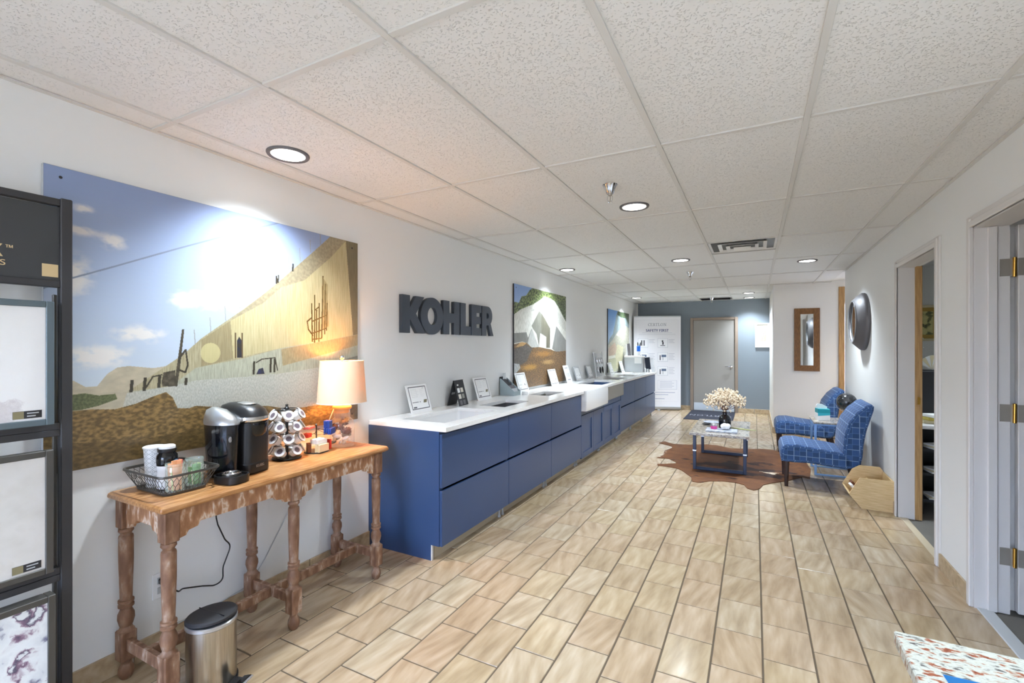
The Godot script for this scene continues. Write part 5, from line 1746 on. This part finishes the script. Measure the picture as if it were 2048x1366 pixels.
	obj("top_cover", B.new().loft([B.rrect(0.278, 0.188, 0.075, 0.280, c + Vector3(0.012, 0, 0)), B.rrect(0.262, 0.172, 0.075, 0.312, c + Vector3(0.002, 0, 0)), B.rrect(0.21, 0.14, 0.065, 0.334, c + Vector3(-0.012, 0, 0)), B.rrect(0.12, 0.08, 0.038, 0.345, c + Vector3(-0.02, 0, 0)), B.rrect(0.02, 0.02, 0.009, 0.348, c + Vector3(-0.02, 0, 0))], true, 1.2), m.black, hd)
	obj("top_panel", B.new().loft([B.rrect(0.11, 0.075, 0.03, 0.3405, c + Vector3(0.03, 0, 0)), B.rrect(0.10, 0.065, 0.03, 0.346, c + Vector3(0.025, 0, 0)), B.rrect(0.05, 0.03, 0.014, 0.349, c + Vector3(0.02, 0, 0))], true, 1.2), m.silver, hd)
	var rs := Vector3(0.005, 0, 0.095)
	var tank := obj("water_tank", B.new().loft([B.ring(0.092, 0.006, 32, rs, 0.050), B.ring(0.096, 0.02, 32, rs, 0.054), B.ring(0.108, 0.24, 32, rs, 0.062), B.ring(0.110, 0.258, 32, rs, 0.063)]), m.glass_smoke, o)
	obj("tank_core", B.new().loft([B.ring(0.06, 0.012, 20, rs, 0.03), B.ring(0.07, 0.20, 20, rs, 0.036)]), m.black_gloss, tank)
	obj("tank_lid", B.new().loft([B.ring(0.111, 0.256, 32, rs, 0.065), B.ring(0.113, 0.268, 32, rs, 0.066), B.ring(0.090, 0.296, 32, rs + Vector3(-0.022, 0, -0.004), 0.058), B.ring(0.060, 0.322, 32, rs + Vector3(-0.046, 0, -0.008), 0.042), B.ring(0.018, 0.334, 32, rs + Vector3(-0.062, 0, -0.01), 0.012)], true, 1.2), m.silver, tank)
	obj("tank_badge", B.new().at(rs + Vector3(0.095, 0.19, 0.033), Basis(Vector3.UP, 0.2) * Basis(Vector3.BACK, -PI / 2)).lathe([0.013, 0, 0.013, 0.003, 0.008, 0.003, 0.008, 0.001], 20), m.silver, tank)
	text("lettering", "KEURIG", 0.013, m.silver, o, xform(Vector3(0.1325, 0.038, -0.05), PI / 2))
	o.scale = Vector3(0.84, 0.97, 0.80)
	# its drip tray set down beside it
	o = thing("drip_tray", "black drip tray with a chrome grill beside the coffee maker", "tray", Vector3(-2.088, TT, -1.275), 0.2)
	obj("tray", B.new().loft([B.rrect(0.125, 0.095, 0.03, 0.0), B.rrect(0.132, 0.102, 0.034, 0.004), B.rrect(0.135, 0.105, 0.036, 0.036), B.rrect(0.125, 0.095, 0.034, 0.036), B.rrect(0.12, 0.09, 0.03, 0.026)]), m.black, o)
	for r in [0.036, 0.026, 0.015]:
		var ringp := []
		for k in 25:
			var t := TAU * k / 24.0
			ringp.append(Vector3(cos(t) * r, 0.042, sin(t) * r))
		obj("grill_ring", B.new().tube(ringp, 0.0028, 6, false), m.chrome, o)
	obj("grill_plate", B.new().lathe([0.038, 0.026, 0.038, 0.039], 24), m.steel, o)

	# coffee pod carousel
	var cc := Vector3(-2.265, TT, -1.685)
	o = thing("pod_carousel", "black wire carousel holding white coffee pods on the console table", "rack", cc)
	obj("base", B.new().lathe([0.072, 0.0, 0.075, 0.004, 0.073, 0.010, 0.02, 0.014], 32), m.black, o)
	obj("column", B.new().lathe([0.008, 0.01, 0.008, 0.262, 0.014, 0.268, 0.014, 0.274, 0.006, 0.284, 0.009, 0.292, 0.002, 0.296], 14), m.black, o)
	var pod: Node3D = null
	var facing := ["the room", "the lamp and the room", "the lamp", "the wall", "the coffee maker and wall", "the coffee maker"]
	for t in 4:
		var y: float = [0.036, 0.100, 0.164, 0.226][t]
		for k in 6:
			var a := TAU * k / 6.0 + (PI / 6 if t % 2 else 0.0)
			# axis of the pod: out from the column and upwards
			var dir := Vector3(cos(a), 0.62, -sin(a)).normalized()
			var pos := cc + Vector3(cos(a) * 0.044, y - 0.006, -sin(a) * 0.044)
			var label := "white coffee pod, %s tier of the carousel, facing %s" % [["bottom", "third", "second", "top"][t], facing[k]]
			if pod == null:
				pod = thing("coffee_pod", label, "coffee pod", pos, 0, "coffee pods on the carousel")
				obj("cup", B.new().lathe([0.012, 0.0, 0.0165, 0.002, 0.0205, 0.036, 0.0245, 0.038, 0.0245, 0.041, 0.0215, 0.0415], 20), m.white, pod)
				var f := obj("foil_lid", B.new().lathe([0.0215, 0.0405, 0.0212, 0.0418], 20), mat(clr("d8d3d6"), 0.4), pod)
				obj("print", B.new().lathe([0.0135, 0.0416, 0.0135, 0.0422], 16), mat(clr("6a5d66"), 0.5), f)
			else:
				pod = dup(pod, pos, 0.0, label)
			pod.basis = (Basis(Quaternion(Vector3.UP, dir)) * Basis(Vector3.UP, a)).scaled(Vector3.ONE * 1.12)
			var ringp := []
			var u := dir.cross(Vector3.UP).normalized()
			var w := dir.cross(u)
			for i in 17:
				var q := TAU * i / 16.0
				ringp.append(pos - cc + dir * 0.038 + (u * cos(q) + w * sin(q)) * 0.0245)
			var hoop := obj("hoop", B.new().tube(ringp, 0.0013, 4, false), m.black, o)
			obj("arm", B.new().tube([pos - cc + dir * 0.038 - w * 0.0245, Vector3(0, y + 0.03, 0)], 0.0013, 4, false), m.black, hoop)
	var top := []
	for i in 33:
		top.append(Vector3(cos(TAU * i / 32.0) * 0.055, 0.268, sin(TAU * i / 32.0) * 0.055))
	obj("top_hoop", B.new().tube(top, 0.002, 5, false), m.black, o)
	obj("spoke", B.new().tube([Vector3(-0.055, 0.268, 0), Vector3(0.055, 0.268, 0)], 0.0015, 5, false), m.black, o)
	obj("spoke", B.new().tube([Vector3(0, 0.268, -0.055), Vector3(0, 0.268, 0.055)], 0.0015, 5, false), m.black, o)

	# condiment caddy
	cc = Vector3(-2.255, TT, -1.87)
	o = thing("condiment_caddy", "small black wire caddy of sugar packets between pods and lamp", "rack", cc)
	obj("base", B.new().lathe([0.066, 0.0, 0.068, 0.003, 0.066, 0.006], 28), m.black, o)
	obj("pole", B.new().lathe([0.004, 0.005, 0.004, 0.15, 0.008, 0.156, 0.003, 0.162], 10), m.black, o)
	for a in [[-0.3, 0.11], [1.9, 0.115], [3.6, 0.09]]:
		var dx := cos(a[0]) * 0.05
		var dz := -sin(a[0]) * 0.05
		var y: float = a[1]
		obj("wire_tray", B.new().tube([Vector3(0, y + 0.02, 0), Vector3(dx - dz * 0.6, y, dz + dx * 0.6), Vector3(dx * 1.6 - dz * 0.6, y, dz * 1.6 + dx * 0.6), Vector3(dx * 1.6 + dz * 0.6, y, dz * 1.6 - dx * 0.6), Vector3(dx + dz * 0.6, y, dz - dx * 0.6), Vector3(0, y + 0.02, 0)], 0.0015, 4), m.black, o)
	var packs := [["royal", Vector3(0.045, 0.098, -0.055), Vector3(0.044, 0.036, 0.072), 0.5, "lower stack of blue sweetener packets in the caddy"], ["royal", Vector3(0.040, 0.135, -0.048), Vector3(0.036, 0.042, 0.046), 0.5, "upper stack of blue sweetener packets in the caddy"], ["pink", Vector3(0.0, 0.140, 0.05), Vector3(0.036, 0.014, 0.065), 0.4, "pink sweetener packets lying on top of the caddy"], ["red", Vector3(0.0, 0.092, 0.062), Vector3(0.035, 0.024, 0.04), 0.4, "red sweetener packets in the caddy by the pods"], ["cream_paper", Vector3(0.052, 0.007, 0.005), Vector3(0.034, 0.044, 0.078), 0.15, "cream sugar packets in front at the foot of the caddy"], ["paper", Vector3(0.025, 0.052, 0.005), Vector3(0.06, 0.026, 0.07), 0.1, "white sugar packets tilted above the cream ones"], ["brown", Vector3(0.0, 0.007, 0.052), Vector3(0.046, 0.05, 0.02), -0.5, "dark brown tea bags standing in the caddy"], ["red", Vector3(0.03, 0.007, -0.055), Vector3(0.04, 0.058, 0.018), 0.35, "rust red tea bags standing in the caddy by the lamp"]]
	for s in packs:
		var q := thing("packet_bundle", s[4], "packets", cc + s[1], s[3], "packets in the condiment caddy")
		for k in 4:
			var sz: Vector3 = s[2]
			obj("packet", B.new().box(Vector3((k - 1.5) * sz.x / 4, sz.y / 2, 0), Vector3(sz.x / 4 - 0.0012, sz.y - 0.002 * (k % 2), sz.z - 0.003 * (k % 3)), 0.001), m[s[0]], q)

	# table lamp
	o = thing("table_lamp", "glass jar table lamp filled with pine cones and shells, cream shade lit", "lamp", Vector3(-2.245, TT, -2.05))
	obj("glass_jar", B.new().lathe([0.055, 0.0, 0.071, 0.004, 0.073, 0.012, 0.073, 0.140, 0.069, 0.154, 0.056, 0.166, 0.048, 0.174, 0.047, 0.222, 0.050, 0.228], 36), m.glass, o)
	obj("cork_cap", B.new().lathe([0.044, 0.205, 0.044, 0.229, 0.054, 0.229, 0.056, 0.234, 0.056, 0.242, 0.052, 0.246], 28), m.cork, o)
	obj("neck_rod", B.new().lathe([0.009, 0.246, 0.009, 0.262, 0.014, 0.265, 0.014, 0.275, 0.008, 0.28, 0.008, 0.34], 14), m.nickel, o)
	for k in 15:
		var a := k * 2.4
		var rr := 0.050 if k % 5 else 0.015
		obj("shell", B.new().at(Vector3(cos(a) * rr, 0.022 + 0.0042 * k, sin(a) * rr), Basis.from_euler(Vector3(a, a * 1.7, 0.4))).ball(Vector3.ZERO, Vector3(0.017 + 0.004 * (k % 3), 0.009, 0.013), 7, 4), [m.shell, m.shell_grey, m.white][k % 3], o)
	for k in 12:
		var a := k * 2.1
		var rr := 0.046 if k % 4 else 0.012
		var b := B.new()
		b.at(Vector3(cos(a) * rr, 0.096 + 0.022 * (k % 3), sin(a) * rr), Basis.from_euler(Vector3(a * 0.7, a, 0.5)))
		b.xf.basis = b.xf.basis.scaled(Vector3.ONE * 1.22)
		b.ball(Vector3.ZERO, Vector3(0.014, 0.02, 0.014), 8, 5)
		for i in 26:
			var t := i * 2.4
			var y := -0.019 + 0.0015 * i
			var r := 0.022 * sqrt(maxf(0.05, 1.0 - pow(y / 0.022, 2)))
			b.tri(Vector3(cos(t) * r * 1.15, y + 0.004, sin(t) * r * 1.15), Vector3(cos(t + 0.35) * r * 0.5, y - 0.003, sin(t + 0.35) * r * 0.5), Vector3(cos(t - 0.35) * r * 0.5, y - 0.003, sin(t - 0.35) * r * 0.5))
		obj("pine_cone", b, m.pinecone, o)
	var sh := B.new()
	sh.loft([B.ring(0.145, 0.268, 48), B.ring(0.127, 0.522, 48)], false)
	sh.loft([B.ring(0.1255, 0.522, 48), B.ring(0.1435, 0.268, 48)], false)
	var shade := obj("lamp_shade", sh, m.shade, o)
	obj("shade_ring", B.new().lathe([0.143, 0.266, 0.1462, 0.266, 0.1462, 0.270, 0.143, 0.270, 0.143, 0.266], 48, Vector3.ZERO, false), m.white, shade)
	for k in 3:
		var t := TAU * k / 3.0
		obj("spider_arm", B.new().tube([Vector3(0, 0.515, 0), Vector3(cos(t) * 0.126, 0.518, sin(t) * 0.126)], 0.002, 5), m.nickel, shade)
	obj("finial", B.new().lathe([0.004, 0.512, 0.004, 0.528, 0.012, 0.532, 0.015, 0.543, 0.012, 0.554, 0.003, 0.559], 16), m.chrome, o)
	obj("harp", B.new().tube([Vector3(0, 0.29, 0.012), Vector3(0, 0.34, 0.05), Vector3(0, 0.46, 0.05), Vector3(0, 0.514, 0)], 0.002, 5), m.nickel, o)
	obj("light_bulb", B.new().lathe([0.013, 0.34, 0.014, 0.352, 0.028, 0.385, 0.030, 0.405, 0.022, 0.428, 0.004, 0.437], 20), m.bulb, o)
	var l := OmniLight3D.new()
	l.name = "glow"
	o.add_child(l)
	l.position = Vector3(0, 0.40, 0)
	l.light_color = Color(1.0, 0.68, 0.34)
	l.light_energy = 0.2
	l.light_size = 0.03
	l.omni_range = 12.0
	l.omni_attenuation = 2.0
	l.shadow_enabled = true
	o = thing("stir_stick", "pale wooden stirrer leaning on the caddy beside the lamp", "stirrer", Vector3(-2.24, TT + 0.12, -1.92))
	obj("stick", B.new().at(Vector3.ZERO, Basis(Vector3.RIGHT, -0.5)).bx(-0.0012, 0.0012, 0.0, 0.13, -0.003, 0.003), m.cream_paper, o)


# ---------------------------------------------------------------- things on the counter

func card_print(kind: int) -> ImageTexture:
	var im := Image.create(200, 176, false, Image.FORMAT_RGB8)
	im.fill(clr("f3f3f2"))
	var R := func(x: int, y: int, w: int, h: int, c: String): im.fill_rect(Rect2i(x, y, w, h), clr(c))
	if kind < 2:
		R.call(8, 7, 184, 162, "55565b")
		R.call(14, 13, 172, 150, "f4f4f3")
	for k in 5:
		R.call(30, 30 + 12 * k, 60 + (k % 2) * 12, 2, "dcdcdc")
		R.call(120, 30 + 12 * k, 45 - (k % 3) * 10, 2, "dcdcdc")
	R.call(34, 24, 50, 1, "cfcfcf")
	R.call(34, 84, 50, 1, "cfcfcf")
	R.call(34, 24, 1, 60, "cfcfcf")
	R.call(84, 24, 1, 60, "cfcfcf")
	R.call(150, 20, 24, 4, "b9babd")
	if kind == 0:
		for k in 8:
			R.call(24 + k * 8, 116, 6, 5, "3a3a3e")
		R.call(98, 116, 10, 5, "55555a")
		R.call(24, 150, 34, 9, "55565b")
		for y in 22:
			R.call(136 + (22 - y) / 2, 106 + y, 34, 1, "7d775c")
	elif kind == 1:
		for k in 6:
			R.call(24 + k * 11, 116, 8, 4, "8a8a8e")
		for y in 24:
			var w := 20 - absi(y - 12) * 3 / 2
			R.call(150 - w / 2, 106 + y, maxi(w, 2), 1, "5d6066")
		R.call(24, 148, 30, 6, "9a9a9e")
	else:
		for k in 4:
			R.call(40 + k * 34, 80, 9, 44, "7b7e8a")
		R.call(30, 20, 120, 8, "8b8e98")
		R.call(30, 146, 130, 12, "a2a4ac")
	return ImageTexture.create_from_image(im)


func build_counter_goods() -> void:
	var prints := []
	for k in 3:
		prints.append(tmat(card_print(k), Vector3.ONE, 0.35, false))
	# z of the middle, width, height, print, frame, label
	var cards := [[-2.93, 0.255, 0.225, 0, "white", "white framed spec card beside the first white sink"], [-3.90, 0.255, 0.225, 0, "white", "white framed spec card between sample book and sample rack"], [-4.77, 0.255, 0.225, 1, "white", "white framed spec card just right of the sample rack"], [-5.71, 0.255, 0.225, 1, "white", "white framed spec card behind the white farmhouse sink, left one"], [-6.20, 0.20, 0.26, 2, "white", "tall white leaflet card with small tool pictures"], [-6.66, 0.24, 0.225, 1, "acrylic", "clear framed spec card right of the tall leaflet"], [-7.24, 0.24, 0.225, 1, "acrylic", "clear framed spec card left of the handle display"], [-8.48, 0.24, 0.225, 1, "white", "white spec card right of the handle display"], [-9.28, 0.24, 0.225, 1, "white", "white spec card left of the grey carton"]]
	for c in cards:
		var o := thing("spec_card", c[5], "card", Vector3(-2.305 if c[2] > 0.24 else -2.325, CT + 0.0005, c[0]), PI / 2, "spec cards along the counter")
		var w: float = c[1]
		var h: float = c[2]
		var lean := Basis(Vector3.RIGHT, -0.30)
		obj("holder", B.new().at(Vector3(0, 0.002, 0), lean).bx(-w / 2, w / 2, 0.0, h, -0.006, 0.0, 0.001), m[c[4]], o)
		obj("foot", B.new().at(Vector3(0, 0.0, 0), Basis()).bx(-w / 2, w / 2, 0.0, 0.003, -0.055, 0.002), m[c[4]], o)
		var b := B.new()
		b.at(Vector3(0, 0.002, 0), lean)
		var e := 0.012
		b.quad(Vector3(-w / 2 + e, e + 0.008, 0.0006), Vector3(w / 2 - e, e + 0.008, 0.0006), Vector3(w / 2 - e, h - e * 0.6, 0.0006), Vector3(-w / 2 + e, h - e * 0.6, 0.0006))
		obj("print", b, prints[c[3]], o)
	# folded sample book
	var o := thing("sample_book", "charcoal folded sample book standing like a tent with six swatches", "sample book", Vector3(-2.345, CT, -3.455), PI / 2 + 0.12)
	var fr := Basis(Vector3.RIGHT, -0.26)
	var fb := obj("front_board", B.new().at(Vector3(0, 0, 0.062), fr).bx(-0.088, 0.088, 0, 0.228, -0.004, 0.0, 0.001), m.black_matte, o)
	obj("back_board", B.new().at(Vector3(0, 0, -0.062), Basis(Vector3.RIGHT, 0.26)).bx(-0.088, 0.088, 0, 0.226, 0.0, 0.004, 0.001), m.black_matte, o)
	obj("inner_label", B.new().at(Vector3(0, 0, -0.062), Basis(Vector3.RIGHT, 0.26)).bx(-0.06, 0.0, 0.10, 0.12, 0.004, 0.0048), m.grey_plastic, o)
	obj("spine", B.new().bx(-0.088, 0.088, 0.216, 0.221, -0.007, 0.007), m.black_matte, o)
	var sw := ["white", "shell", "shell", "shell_grey", "pewter", "pewter"]
	for k in 6:
		obj("swatch", B.new().at(Vector3(0, 0, 0.062), fr).bx(-0.062 + 0.062 * (k % 2), -0.018 + 0.062 * (k % 2), 0.118 - 0.055 * (k / 2), 0.158 - 0.055 * (k / 2), 0.0, 0.002, 0.0005), m[sw[k]], fb)
	obj("logo_patch", B.new().at(Vector3(0, 0, 0.062), fr).bx(-0.05, -0.02, 0.18, 0.192, 0.0, 0.0006), m.paper, fb)
	# sloping rack of tile chips
	o = thing("chip_rack", "pale blue-grey sloping rack of dark tile chips", "rack", Vector3(-2.235, CT, -4.335), PI)
	# local x runs to the wall, z away from the camera
	for z in [[0.0, 0.006], [0.144, 0.150]]:
		obj("side", B.new().prism([0, 0, 0.172, 0, 0.172, 0.178, 0.160, 0.178, 0.0, 0.045], z[0], z[1]), m.blue_grey, o)
	obj("base_board", B.new().bx(0.0, 0.172, 0.0, 0.006, 0.006, 0.144), m.blue_grey, o)
	obj("front_lip", B.new().bx(0.0, 0.005, 0.006, 0.045, 0.006, 0.144), m.blue_grey, o)
	obj("tag", B.new().bx(0.158, 0.161, 0.17, 0.235, 0.05, 0.105), m.grey_plastic, o)
	for k in 5:
		var y := 0.035 + 0.031 * k
		var ch := thing("tile_chip", "dark tile chip in the sloping rack, %s step" % ["lowest", "second", "middle", "fourth", "topmost"][k], "sample", Vector3(-2.235 - 0.022 - 0.029 * k, CT + 0.006, -4.41), 0.0, "tile chips in the rack")
		obj("chip", B.new().at(Vector3.ZERO, Basis(Vector3.BACK, 0.25)).box(Vector3(0, y / 2 + 0.02, 0), Vector3(0.012, y + 0.03, 0.12), 0.001), [m.grey_plastic, m.pewter, m.black_matte, m.ink, m.black][k], ch)
	o = thing("white_puck", "small white round sample in front of the sloping rack", "sample", Vector3(-2.20, CT, -4.52))
	obj("disc", B.new().lathe([0.03, 0, 0.033, 0.004, 0.033, 0.03, 0.03, 0.034], 24), m.white, o)
	# handle display
	o = thing("handle_display", "clear acrylic display of tap handles leaning on the wall", "display", Vector3(-2.32, CT, -7.68), PI / 2)
	var tilt := Basis(Vector3.RIGHT, -0.14)
	obj("board", B.new().at(Vector3(0, 0.01, 0), tilt).bx(-0.25, 0.25, 0.0, 0.40, -0.006, 0.0), m.acrylic, o)
	for x in [-0.24, 0.24]:
		obj("rod", B.new().at(Vector3(x, 0.003, 0.014), tilt).lathe([0.016, 0, 0.016, 0.012, 0.009, 0.016, 0.009, 0.405, 0.015, 0.41, 0.015, 0.425, 0.004, 0.43], 12), m.white, o)
	for k in 6:
		var x := -0.13 + 0.13 * (k % 3)
		var y := 0.27 if k < 3 else 0.11
		obj("tap_handle", B.new().at(Vector3(0, 0.01, 0.02), tilt).ball(Vector3(x, y, 0.0), Vector3(0.028, 0.058, 0.016), 12, 8), m.black_gloss if k == 4 or k == 5 else m.chrome, o)
	# carton at the far end with things on and beside it
	o = thing("grey_carton", "pale grey storage carton with a white lid and label at the counter end", "box", Vector3(-2.17, CT, -9.56))
	obj("body", B.new().bx(-0.185, 0.185, 0.0, 0.29, -0.10, 0.10, 0.004), m.grey_plastic, o)
	obj("lid", B.new().bx(-0.19, 0.19, 0.288, 0.325, -0.105, 0.105, 0.005), m.white, o)
	obj("label", B.new().bx(0.02, 0.16, 0.175, 0.285, 0.10, 0.1012), m.paper, o)
	o = thing("dark_booklet", "dark patterned booklet standing on the grey carton", "booklet", Vector3(-2.27, CT + 0.3255, -9.56), 0.0)
	obj("cover", B.new().at(Vector3.ZERO, Basis(Vector3.BACK, 0.12)).bx(-0.028, 0.028, 0.0, 0.25, -0.01, 0.01), m.pewter, o)
	o = thing("white_booklet", "white booklet standing beside the dark one on the carton", "booklet", Vector3(-2.335, CT + 0.3255, -9.56), 0.0)
	obj("cover", B.new().bx(-0.015, 0.015, 0.0, 0.235, -0.05, 0.05), m.paper, o)
	o = thing("pen_cup", "blue and white cup on the grey carton", "cup", Vector3(-2.09, CT + 0.3255, -9.56))
	obj("cup", B.new().lathe([0.032, 0, 0.034, 0.09, 0.034, 0.0901], 20), m.white, o)
	obj("band", B.new().lathe([0.036, 0.09, 0.036, 0.195, 0.028, 0.20], 20), m.blue_bright, o)
	for k in 2:
		var pn := thing("marker_pen", "dark marker pen sticking out of the blue cup, %s one" % ["left", "right"][k], "pen", Vector3(-2.10 + 0.035 * k, CT + 0.52, -9.56), 0, "pens in the blue cup")
		pn.rotation.z = 0.1 - 0.3 * k
		obj("barrel", B.new().lathe([0.012, 0.0, 0.012, 0.05, 0.004, 0.085], 10), m.ink, pn)
	o = thing("leaflet_rack", "dark leaflet holder right of the grey carton", "rack", Vector3(-1.875, CT, -9.58))
	obj("back", B.new().at(Vector3.ZERO, Basis(Vector3.BACK, 0.1)).bx(-0.07, 0.03, 0.0, 0.30, -0.02, 0.02, 0.002), m.navy_dark, o)
	obj("clear_front", B.new().at(Vector3(0.06, 0, 0.0), Basis(Vector3.BACK, 0.14)).bx(-0.02, 0.05, 0.0, 0.28, -0.02, 0.02), m.acrylic, o)
	for k in 3:
		var q := thing("white_tumbler", "small white sample cylinder before the leaflet holder, %s one" % ["left", "middle", "right"][k], "sample", Vector3(-1.945 + 0.05 * k, CT, -9.50), 0, "small samples by the leaflet holder")
		obj("body", B.new().lathe([0.018, 0, 0.02, 0.004, 0.02, 0.07 - 0.008 * k, 0.015, 0.075 - 0.008 * k], 14), [m.white, m.silver, m.white][k], q)
	o = thing("green_vial", "small teal bottle left of the grey carton", "bottle", Vector3(-2.385, CT, -9.44))
	obj("body", B.new().lathe([0.018, 0, 0.02, 0.004, 0.02, 0.05, 0.008, 0.06, 0.008, 0.075], 14), mat(clr("3f8f9c"), 0.3), o)


# ---------------------------------------------------------------- ceiling fittings

func build_ceiling_fittings() -> void:
	var sp: Node3D = null
	var spots := [[Vector3(-0.777, CE + 0.006, -2.773), "nearest chrome sprinkler head, beside a round ceiling light"], [Vector3(-0.757, CE + 0.006, -6.525), "chrome sprinkler head beyond the ceiling light left of the vent"], [Vector3(-0.773, CE + 0.006, -10.2), "farthest sprinkler head, in front of the far air slot"]]
	for s in spots:
		if sp == null:
			sp = thing("sprinkler_head", s[1], "sprinkler", s[0], 0, "ceiling sprinklers")
			obj("cone", B.new().lathe([0.018, -0.055, 0.024, -0.05, 0.030, -0.030, 0.042, -0.006, 0.046, -0.001, 0.046, 0.0], 24), m.chrome, sp)
			obj("nozzle", B.new().lathe([0.006, -0.068, 0.012, -0.064, 0.013, -0.055], 14), m.nickel, sp)
			for x in [-1, 1]:
				obj("frame_arm", B.new().tube([Vector3(x * 0.010, -0.06, 0), Vector3(x * 0.016, -0.075, 0), Vector3(x * 0.015, -0.092, 0), Vector3(x * 0.003, -0.103, 0)], 0.0022, 6), m.chrome, sp)
			obj("bulb_link", B.new().tube([Vector3(0, -0.066, 0), Vector3(0.003, -0.08, 0.002), Vector3(0, -0.10, 0)], 0.002, 6), m.nickel, sp)
			obj("deflector", B.new().lathe([0.003, -0.108, 0.014, -0.106, 0.014, -0.104, 0.004, -0.101], 16), m.chrome, sp)
		else:
			dup(sp, s[0], 0.0, s[1])
	# square stepped diffuser in its bay
	var o := thing("air_diffuser", "square stepped air vent in the ceiling", "vent", Vector3(-0.108, CE, -5.074))
	obj("plenum", B.new().box(Vector3(0, 0.024, 0), Vector3(0.58, 0.008, 0.58)), m.black, o)
	for k in 4:
		var a: float = [0.594, 0.42, 0.28, 0.15][k]
		var i: float = [0.50, 0.36, 0.22, 0.02][k]
		var y0: float = [0.010, -0.004, -0.012, -0.016][k]
		var up := 0.02
		var b := B.new()
		# a flared square ring, wider at the top inside edge
		b.loft([B.rrect(i, i, 0.002, y0 + up, Vector3.ZERO, 2), B.rrect(a, a, 0.002, y0, Vector3.ZERO, 2), B.rrect(a, a, 0.002, y0 + 0.003, Vector3.ZERO, 2), B.rrect(i, i, 0.002, y0 + up + 0.003, Vector3.ZERO, 2)], false, 0.3)
		if k == 3:
			b.fan(B.rrect(i, i, 0.002, y0 + up, Vector3.ZERO, 2), true)
		obj("louvre_ring", b, m.trim_white, o)
	o = thing("slot_vent", "dark slot vent in the ceiling by the blue wall", "vent", Vector3(-0.71, CE, -10.40))
	obj("frame", B.new().bx(-0.30, 0.30, -0.003, 0.003, -0.15, 0.15, 0.001), m.pewter, o)
	for k in 5:
		obj("blade", B.new().at(Vector3(0, -0.006, -0.11 + 0.055 * k), Basis(Vector3.RIGHT, 0.6)).bx(-0.27, 0.27, -0.001, 0.001, -0.018, 0.018), m.black_matte, o)
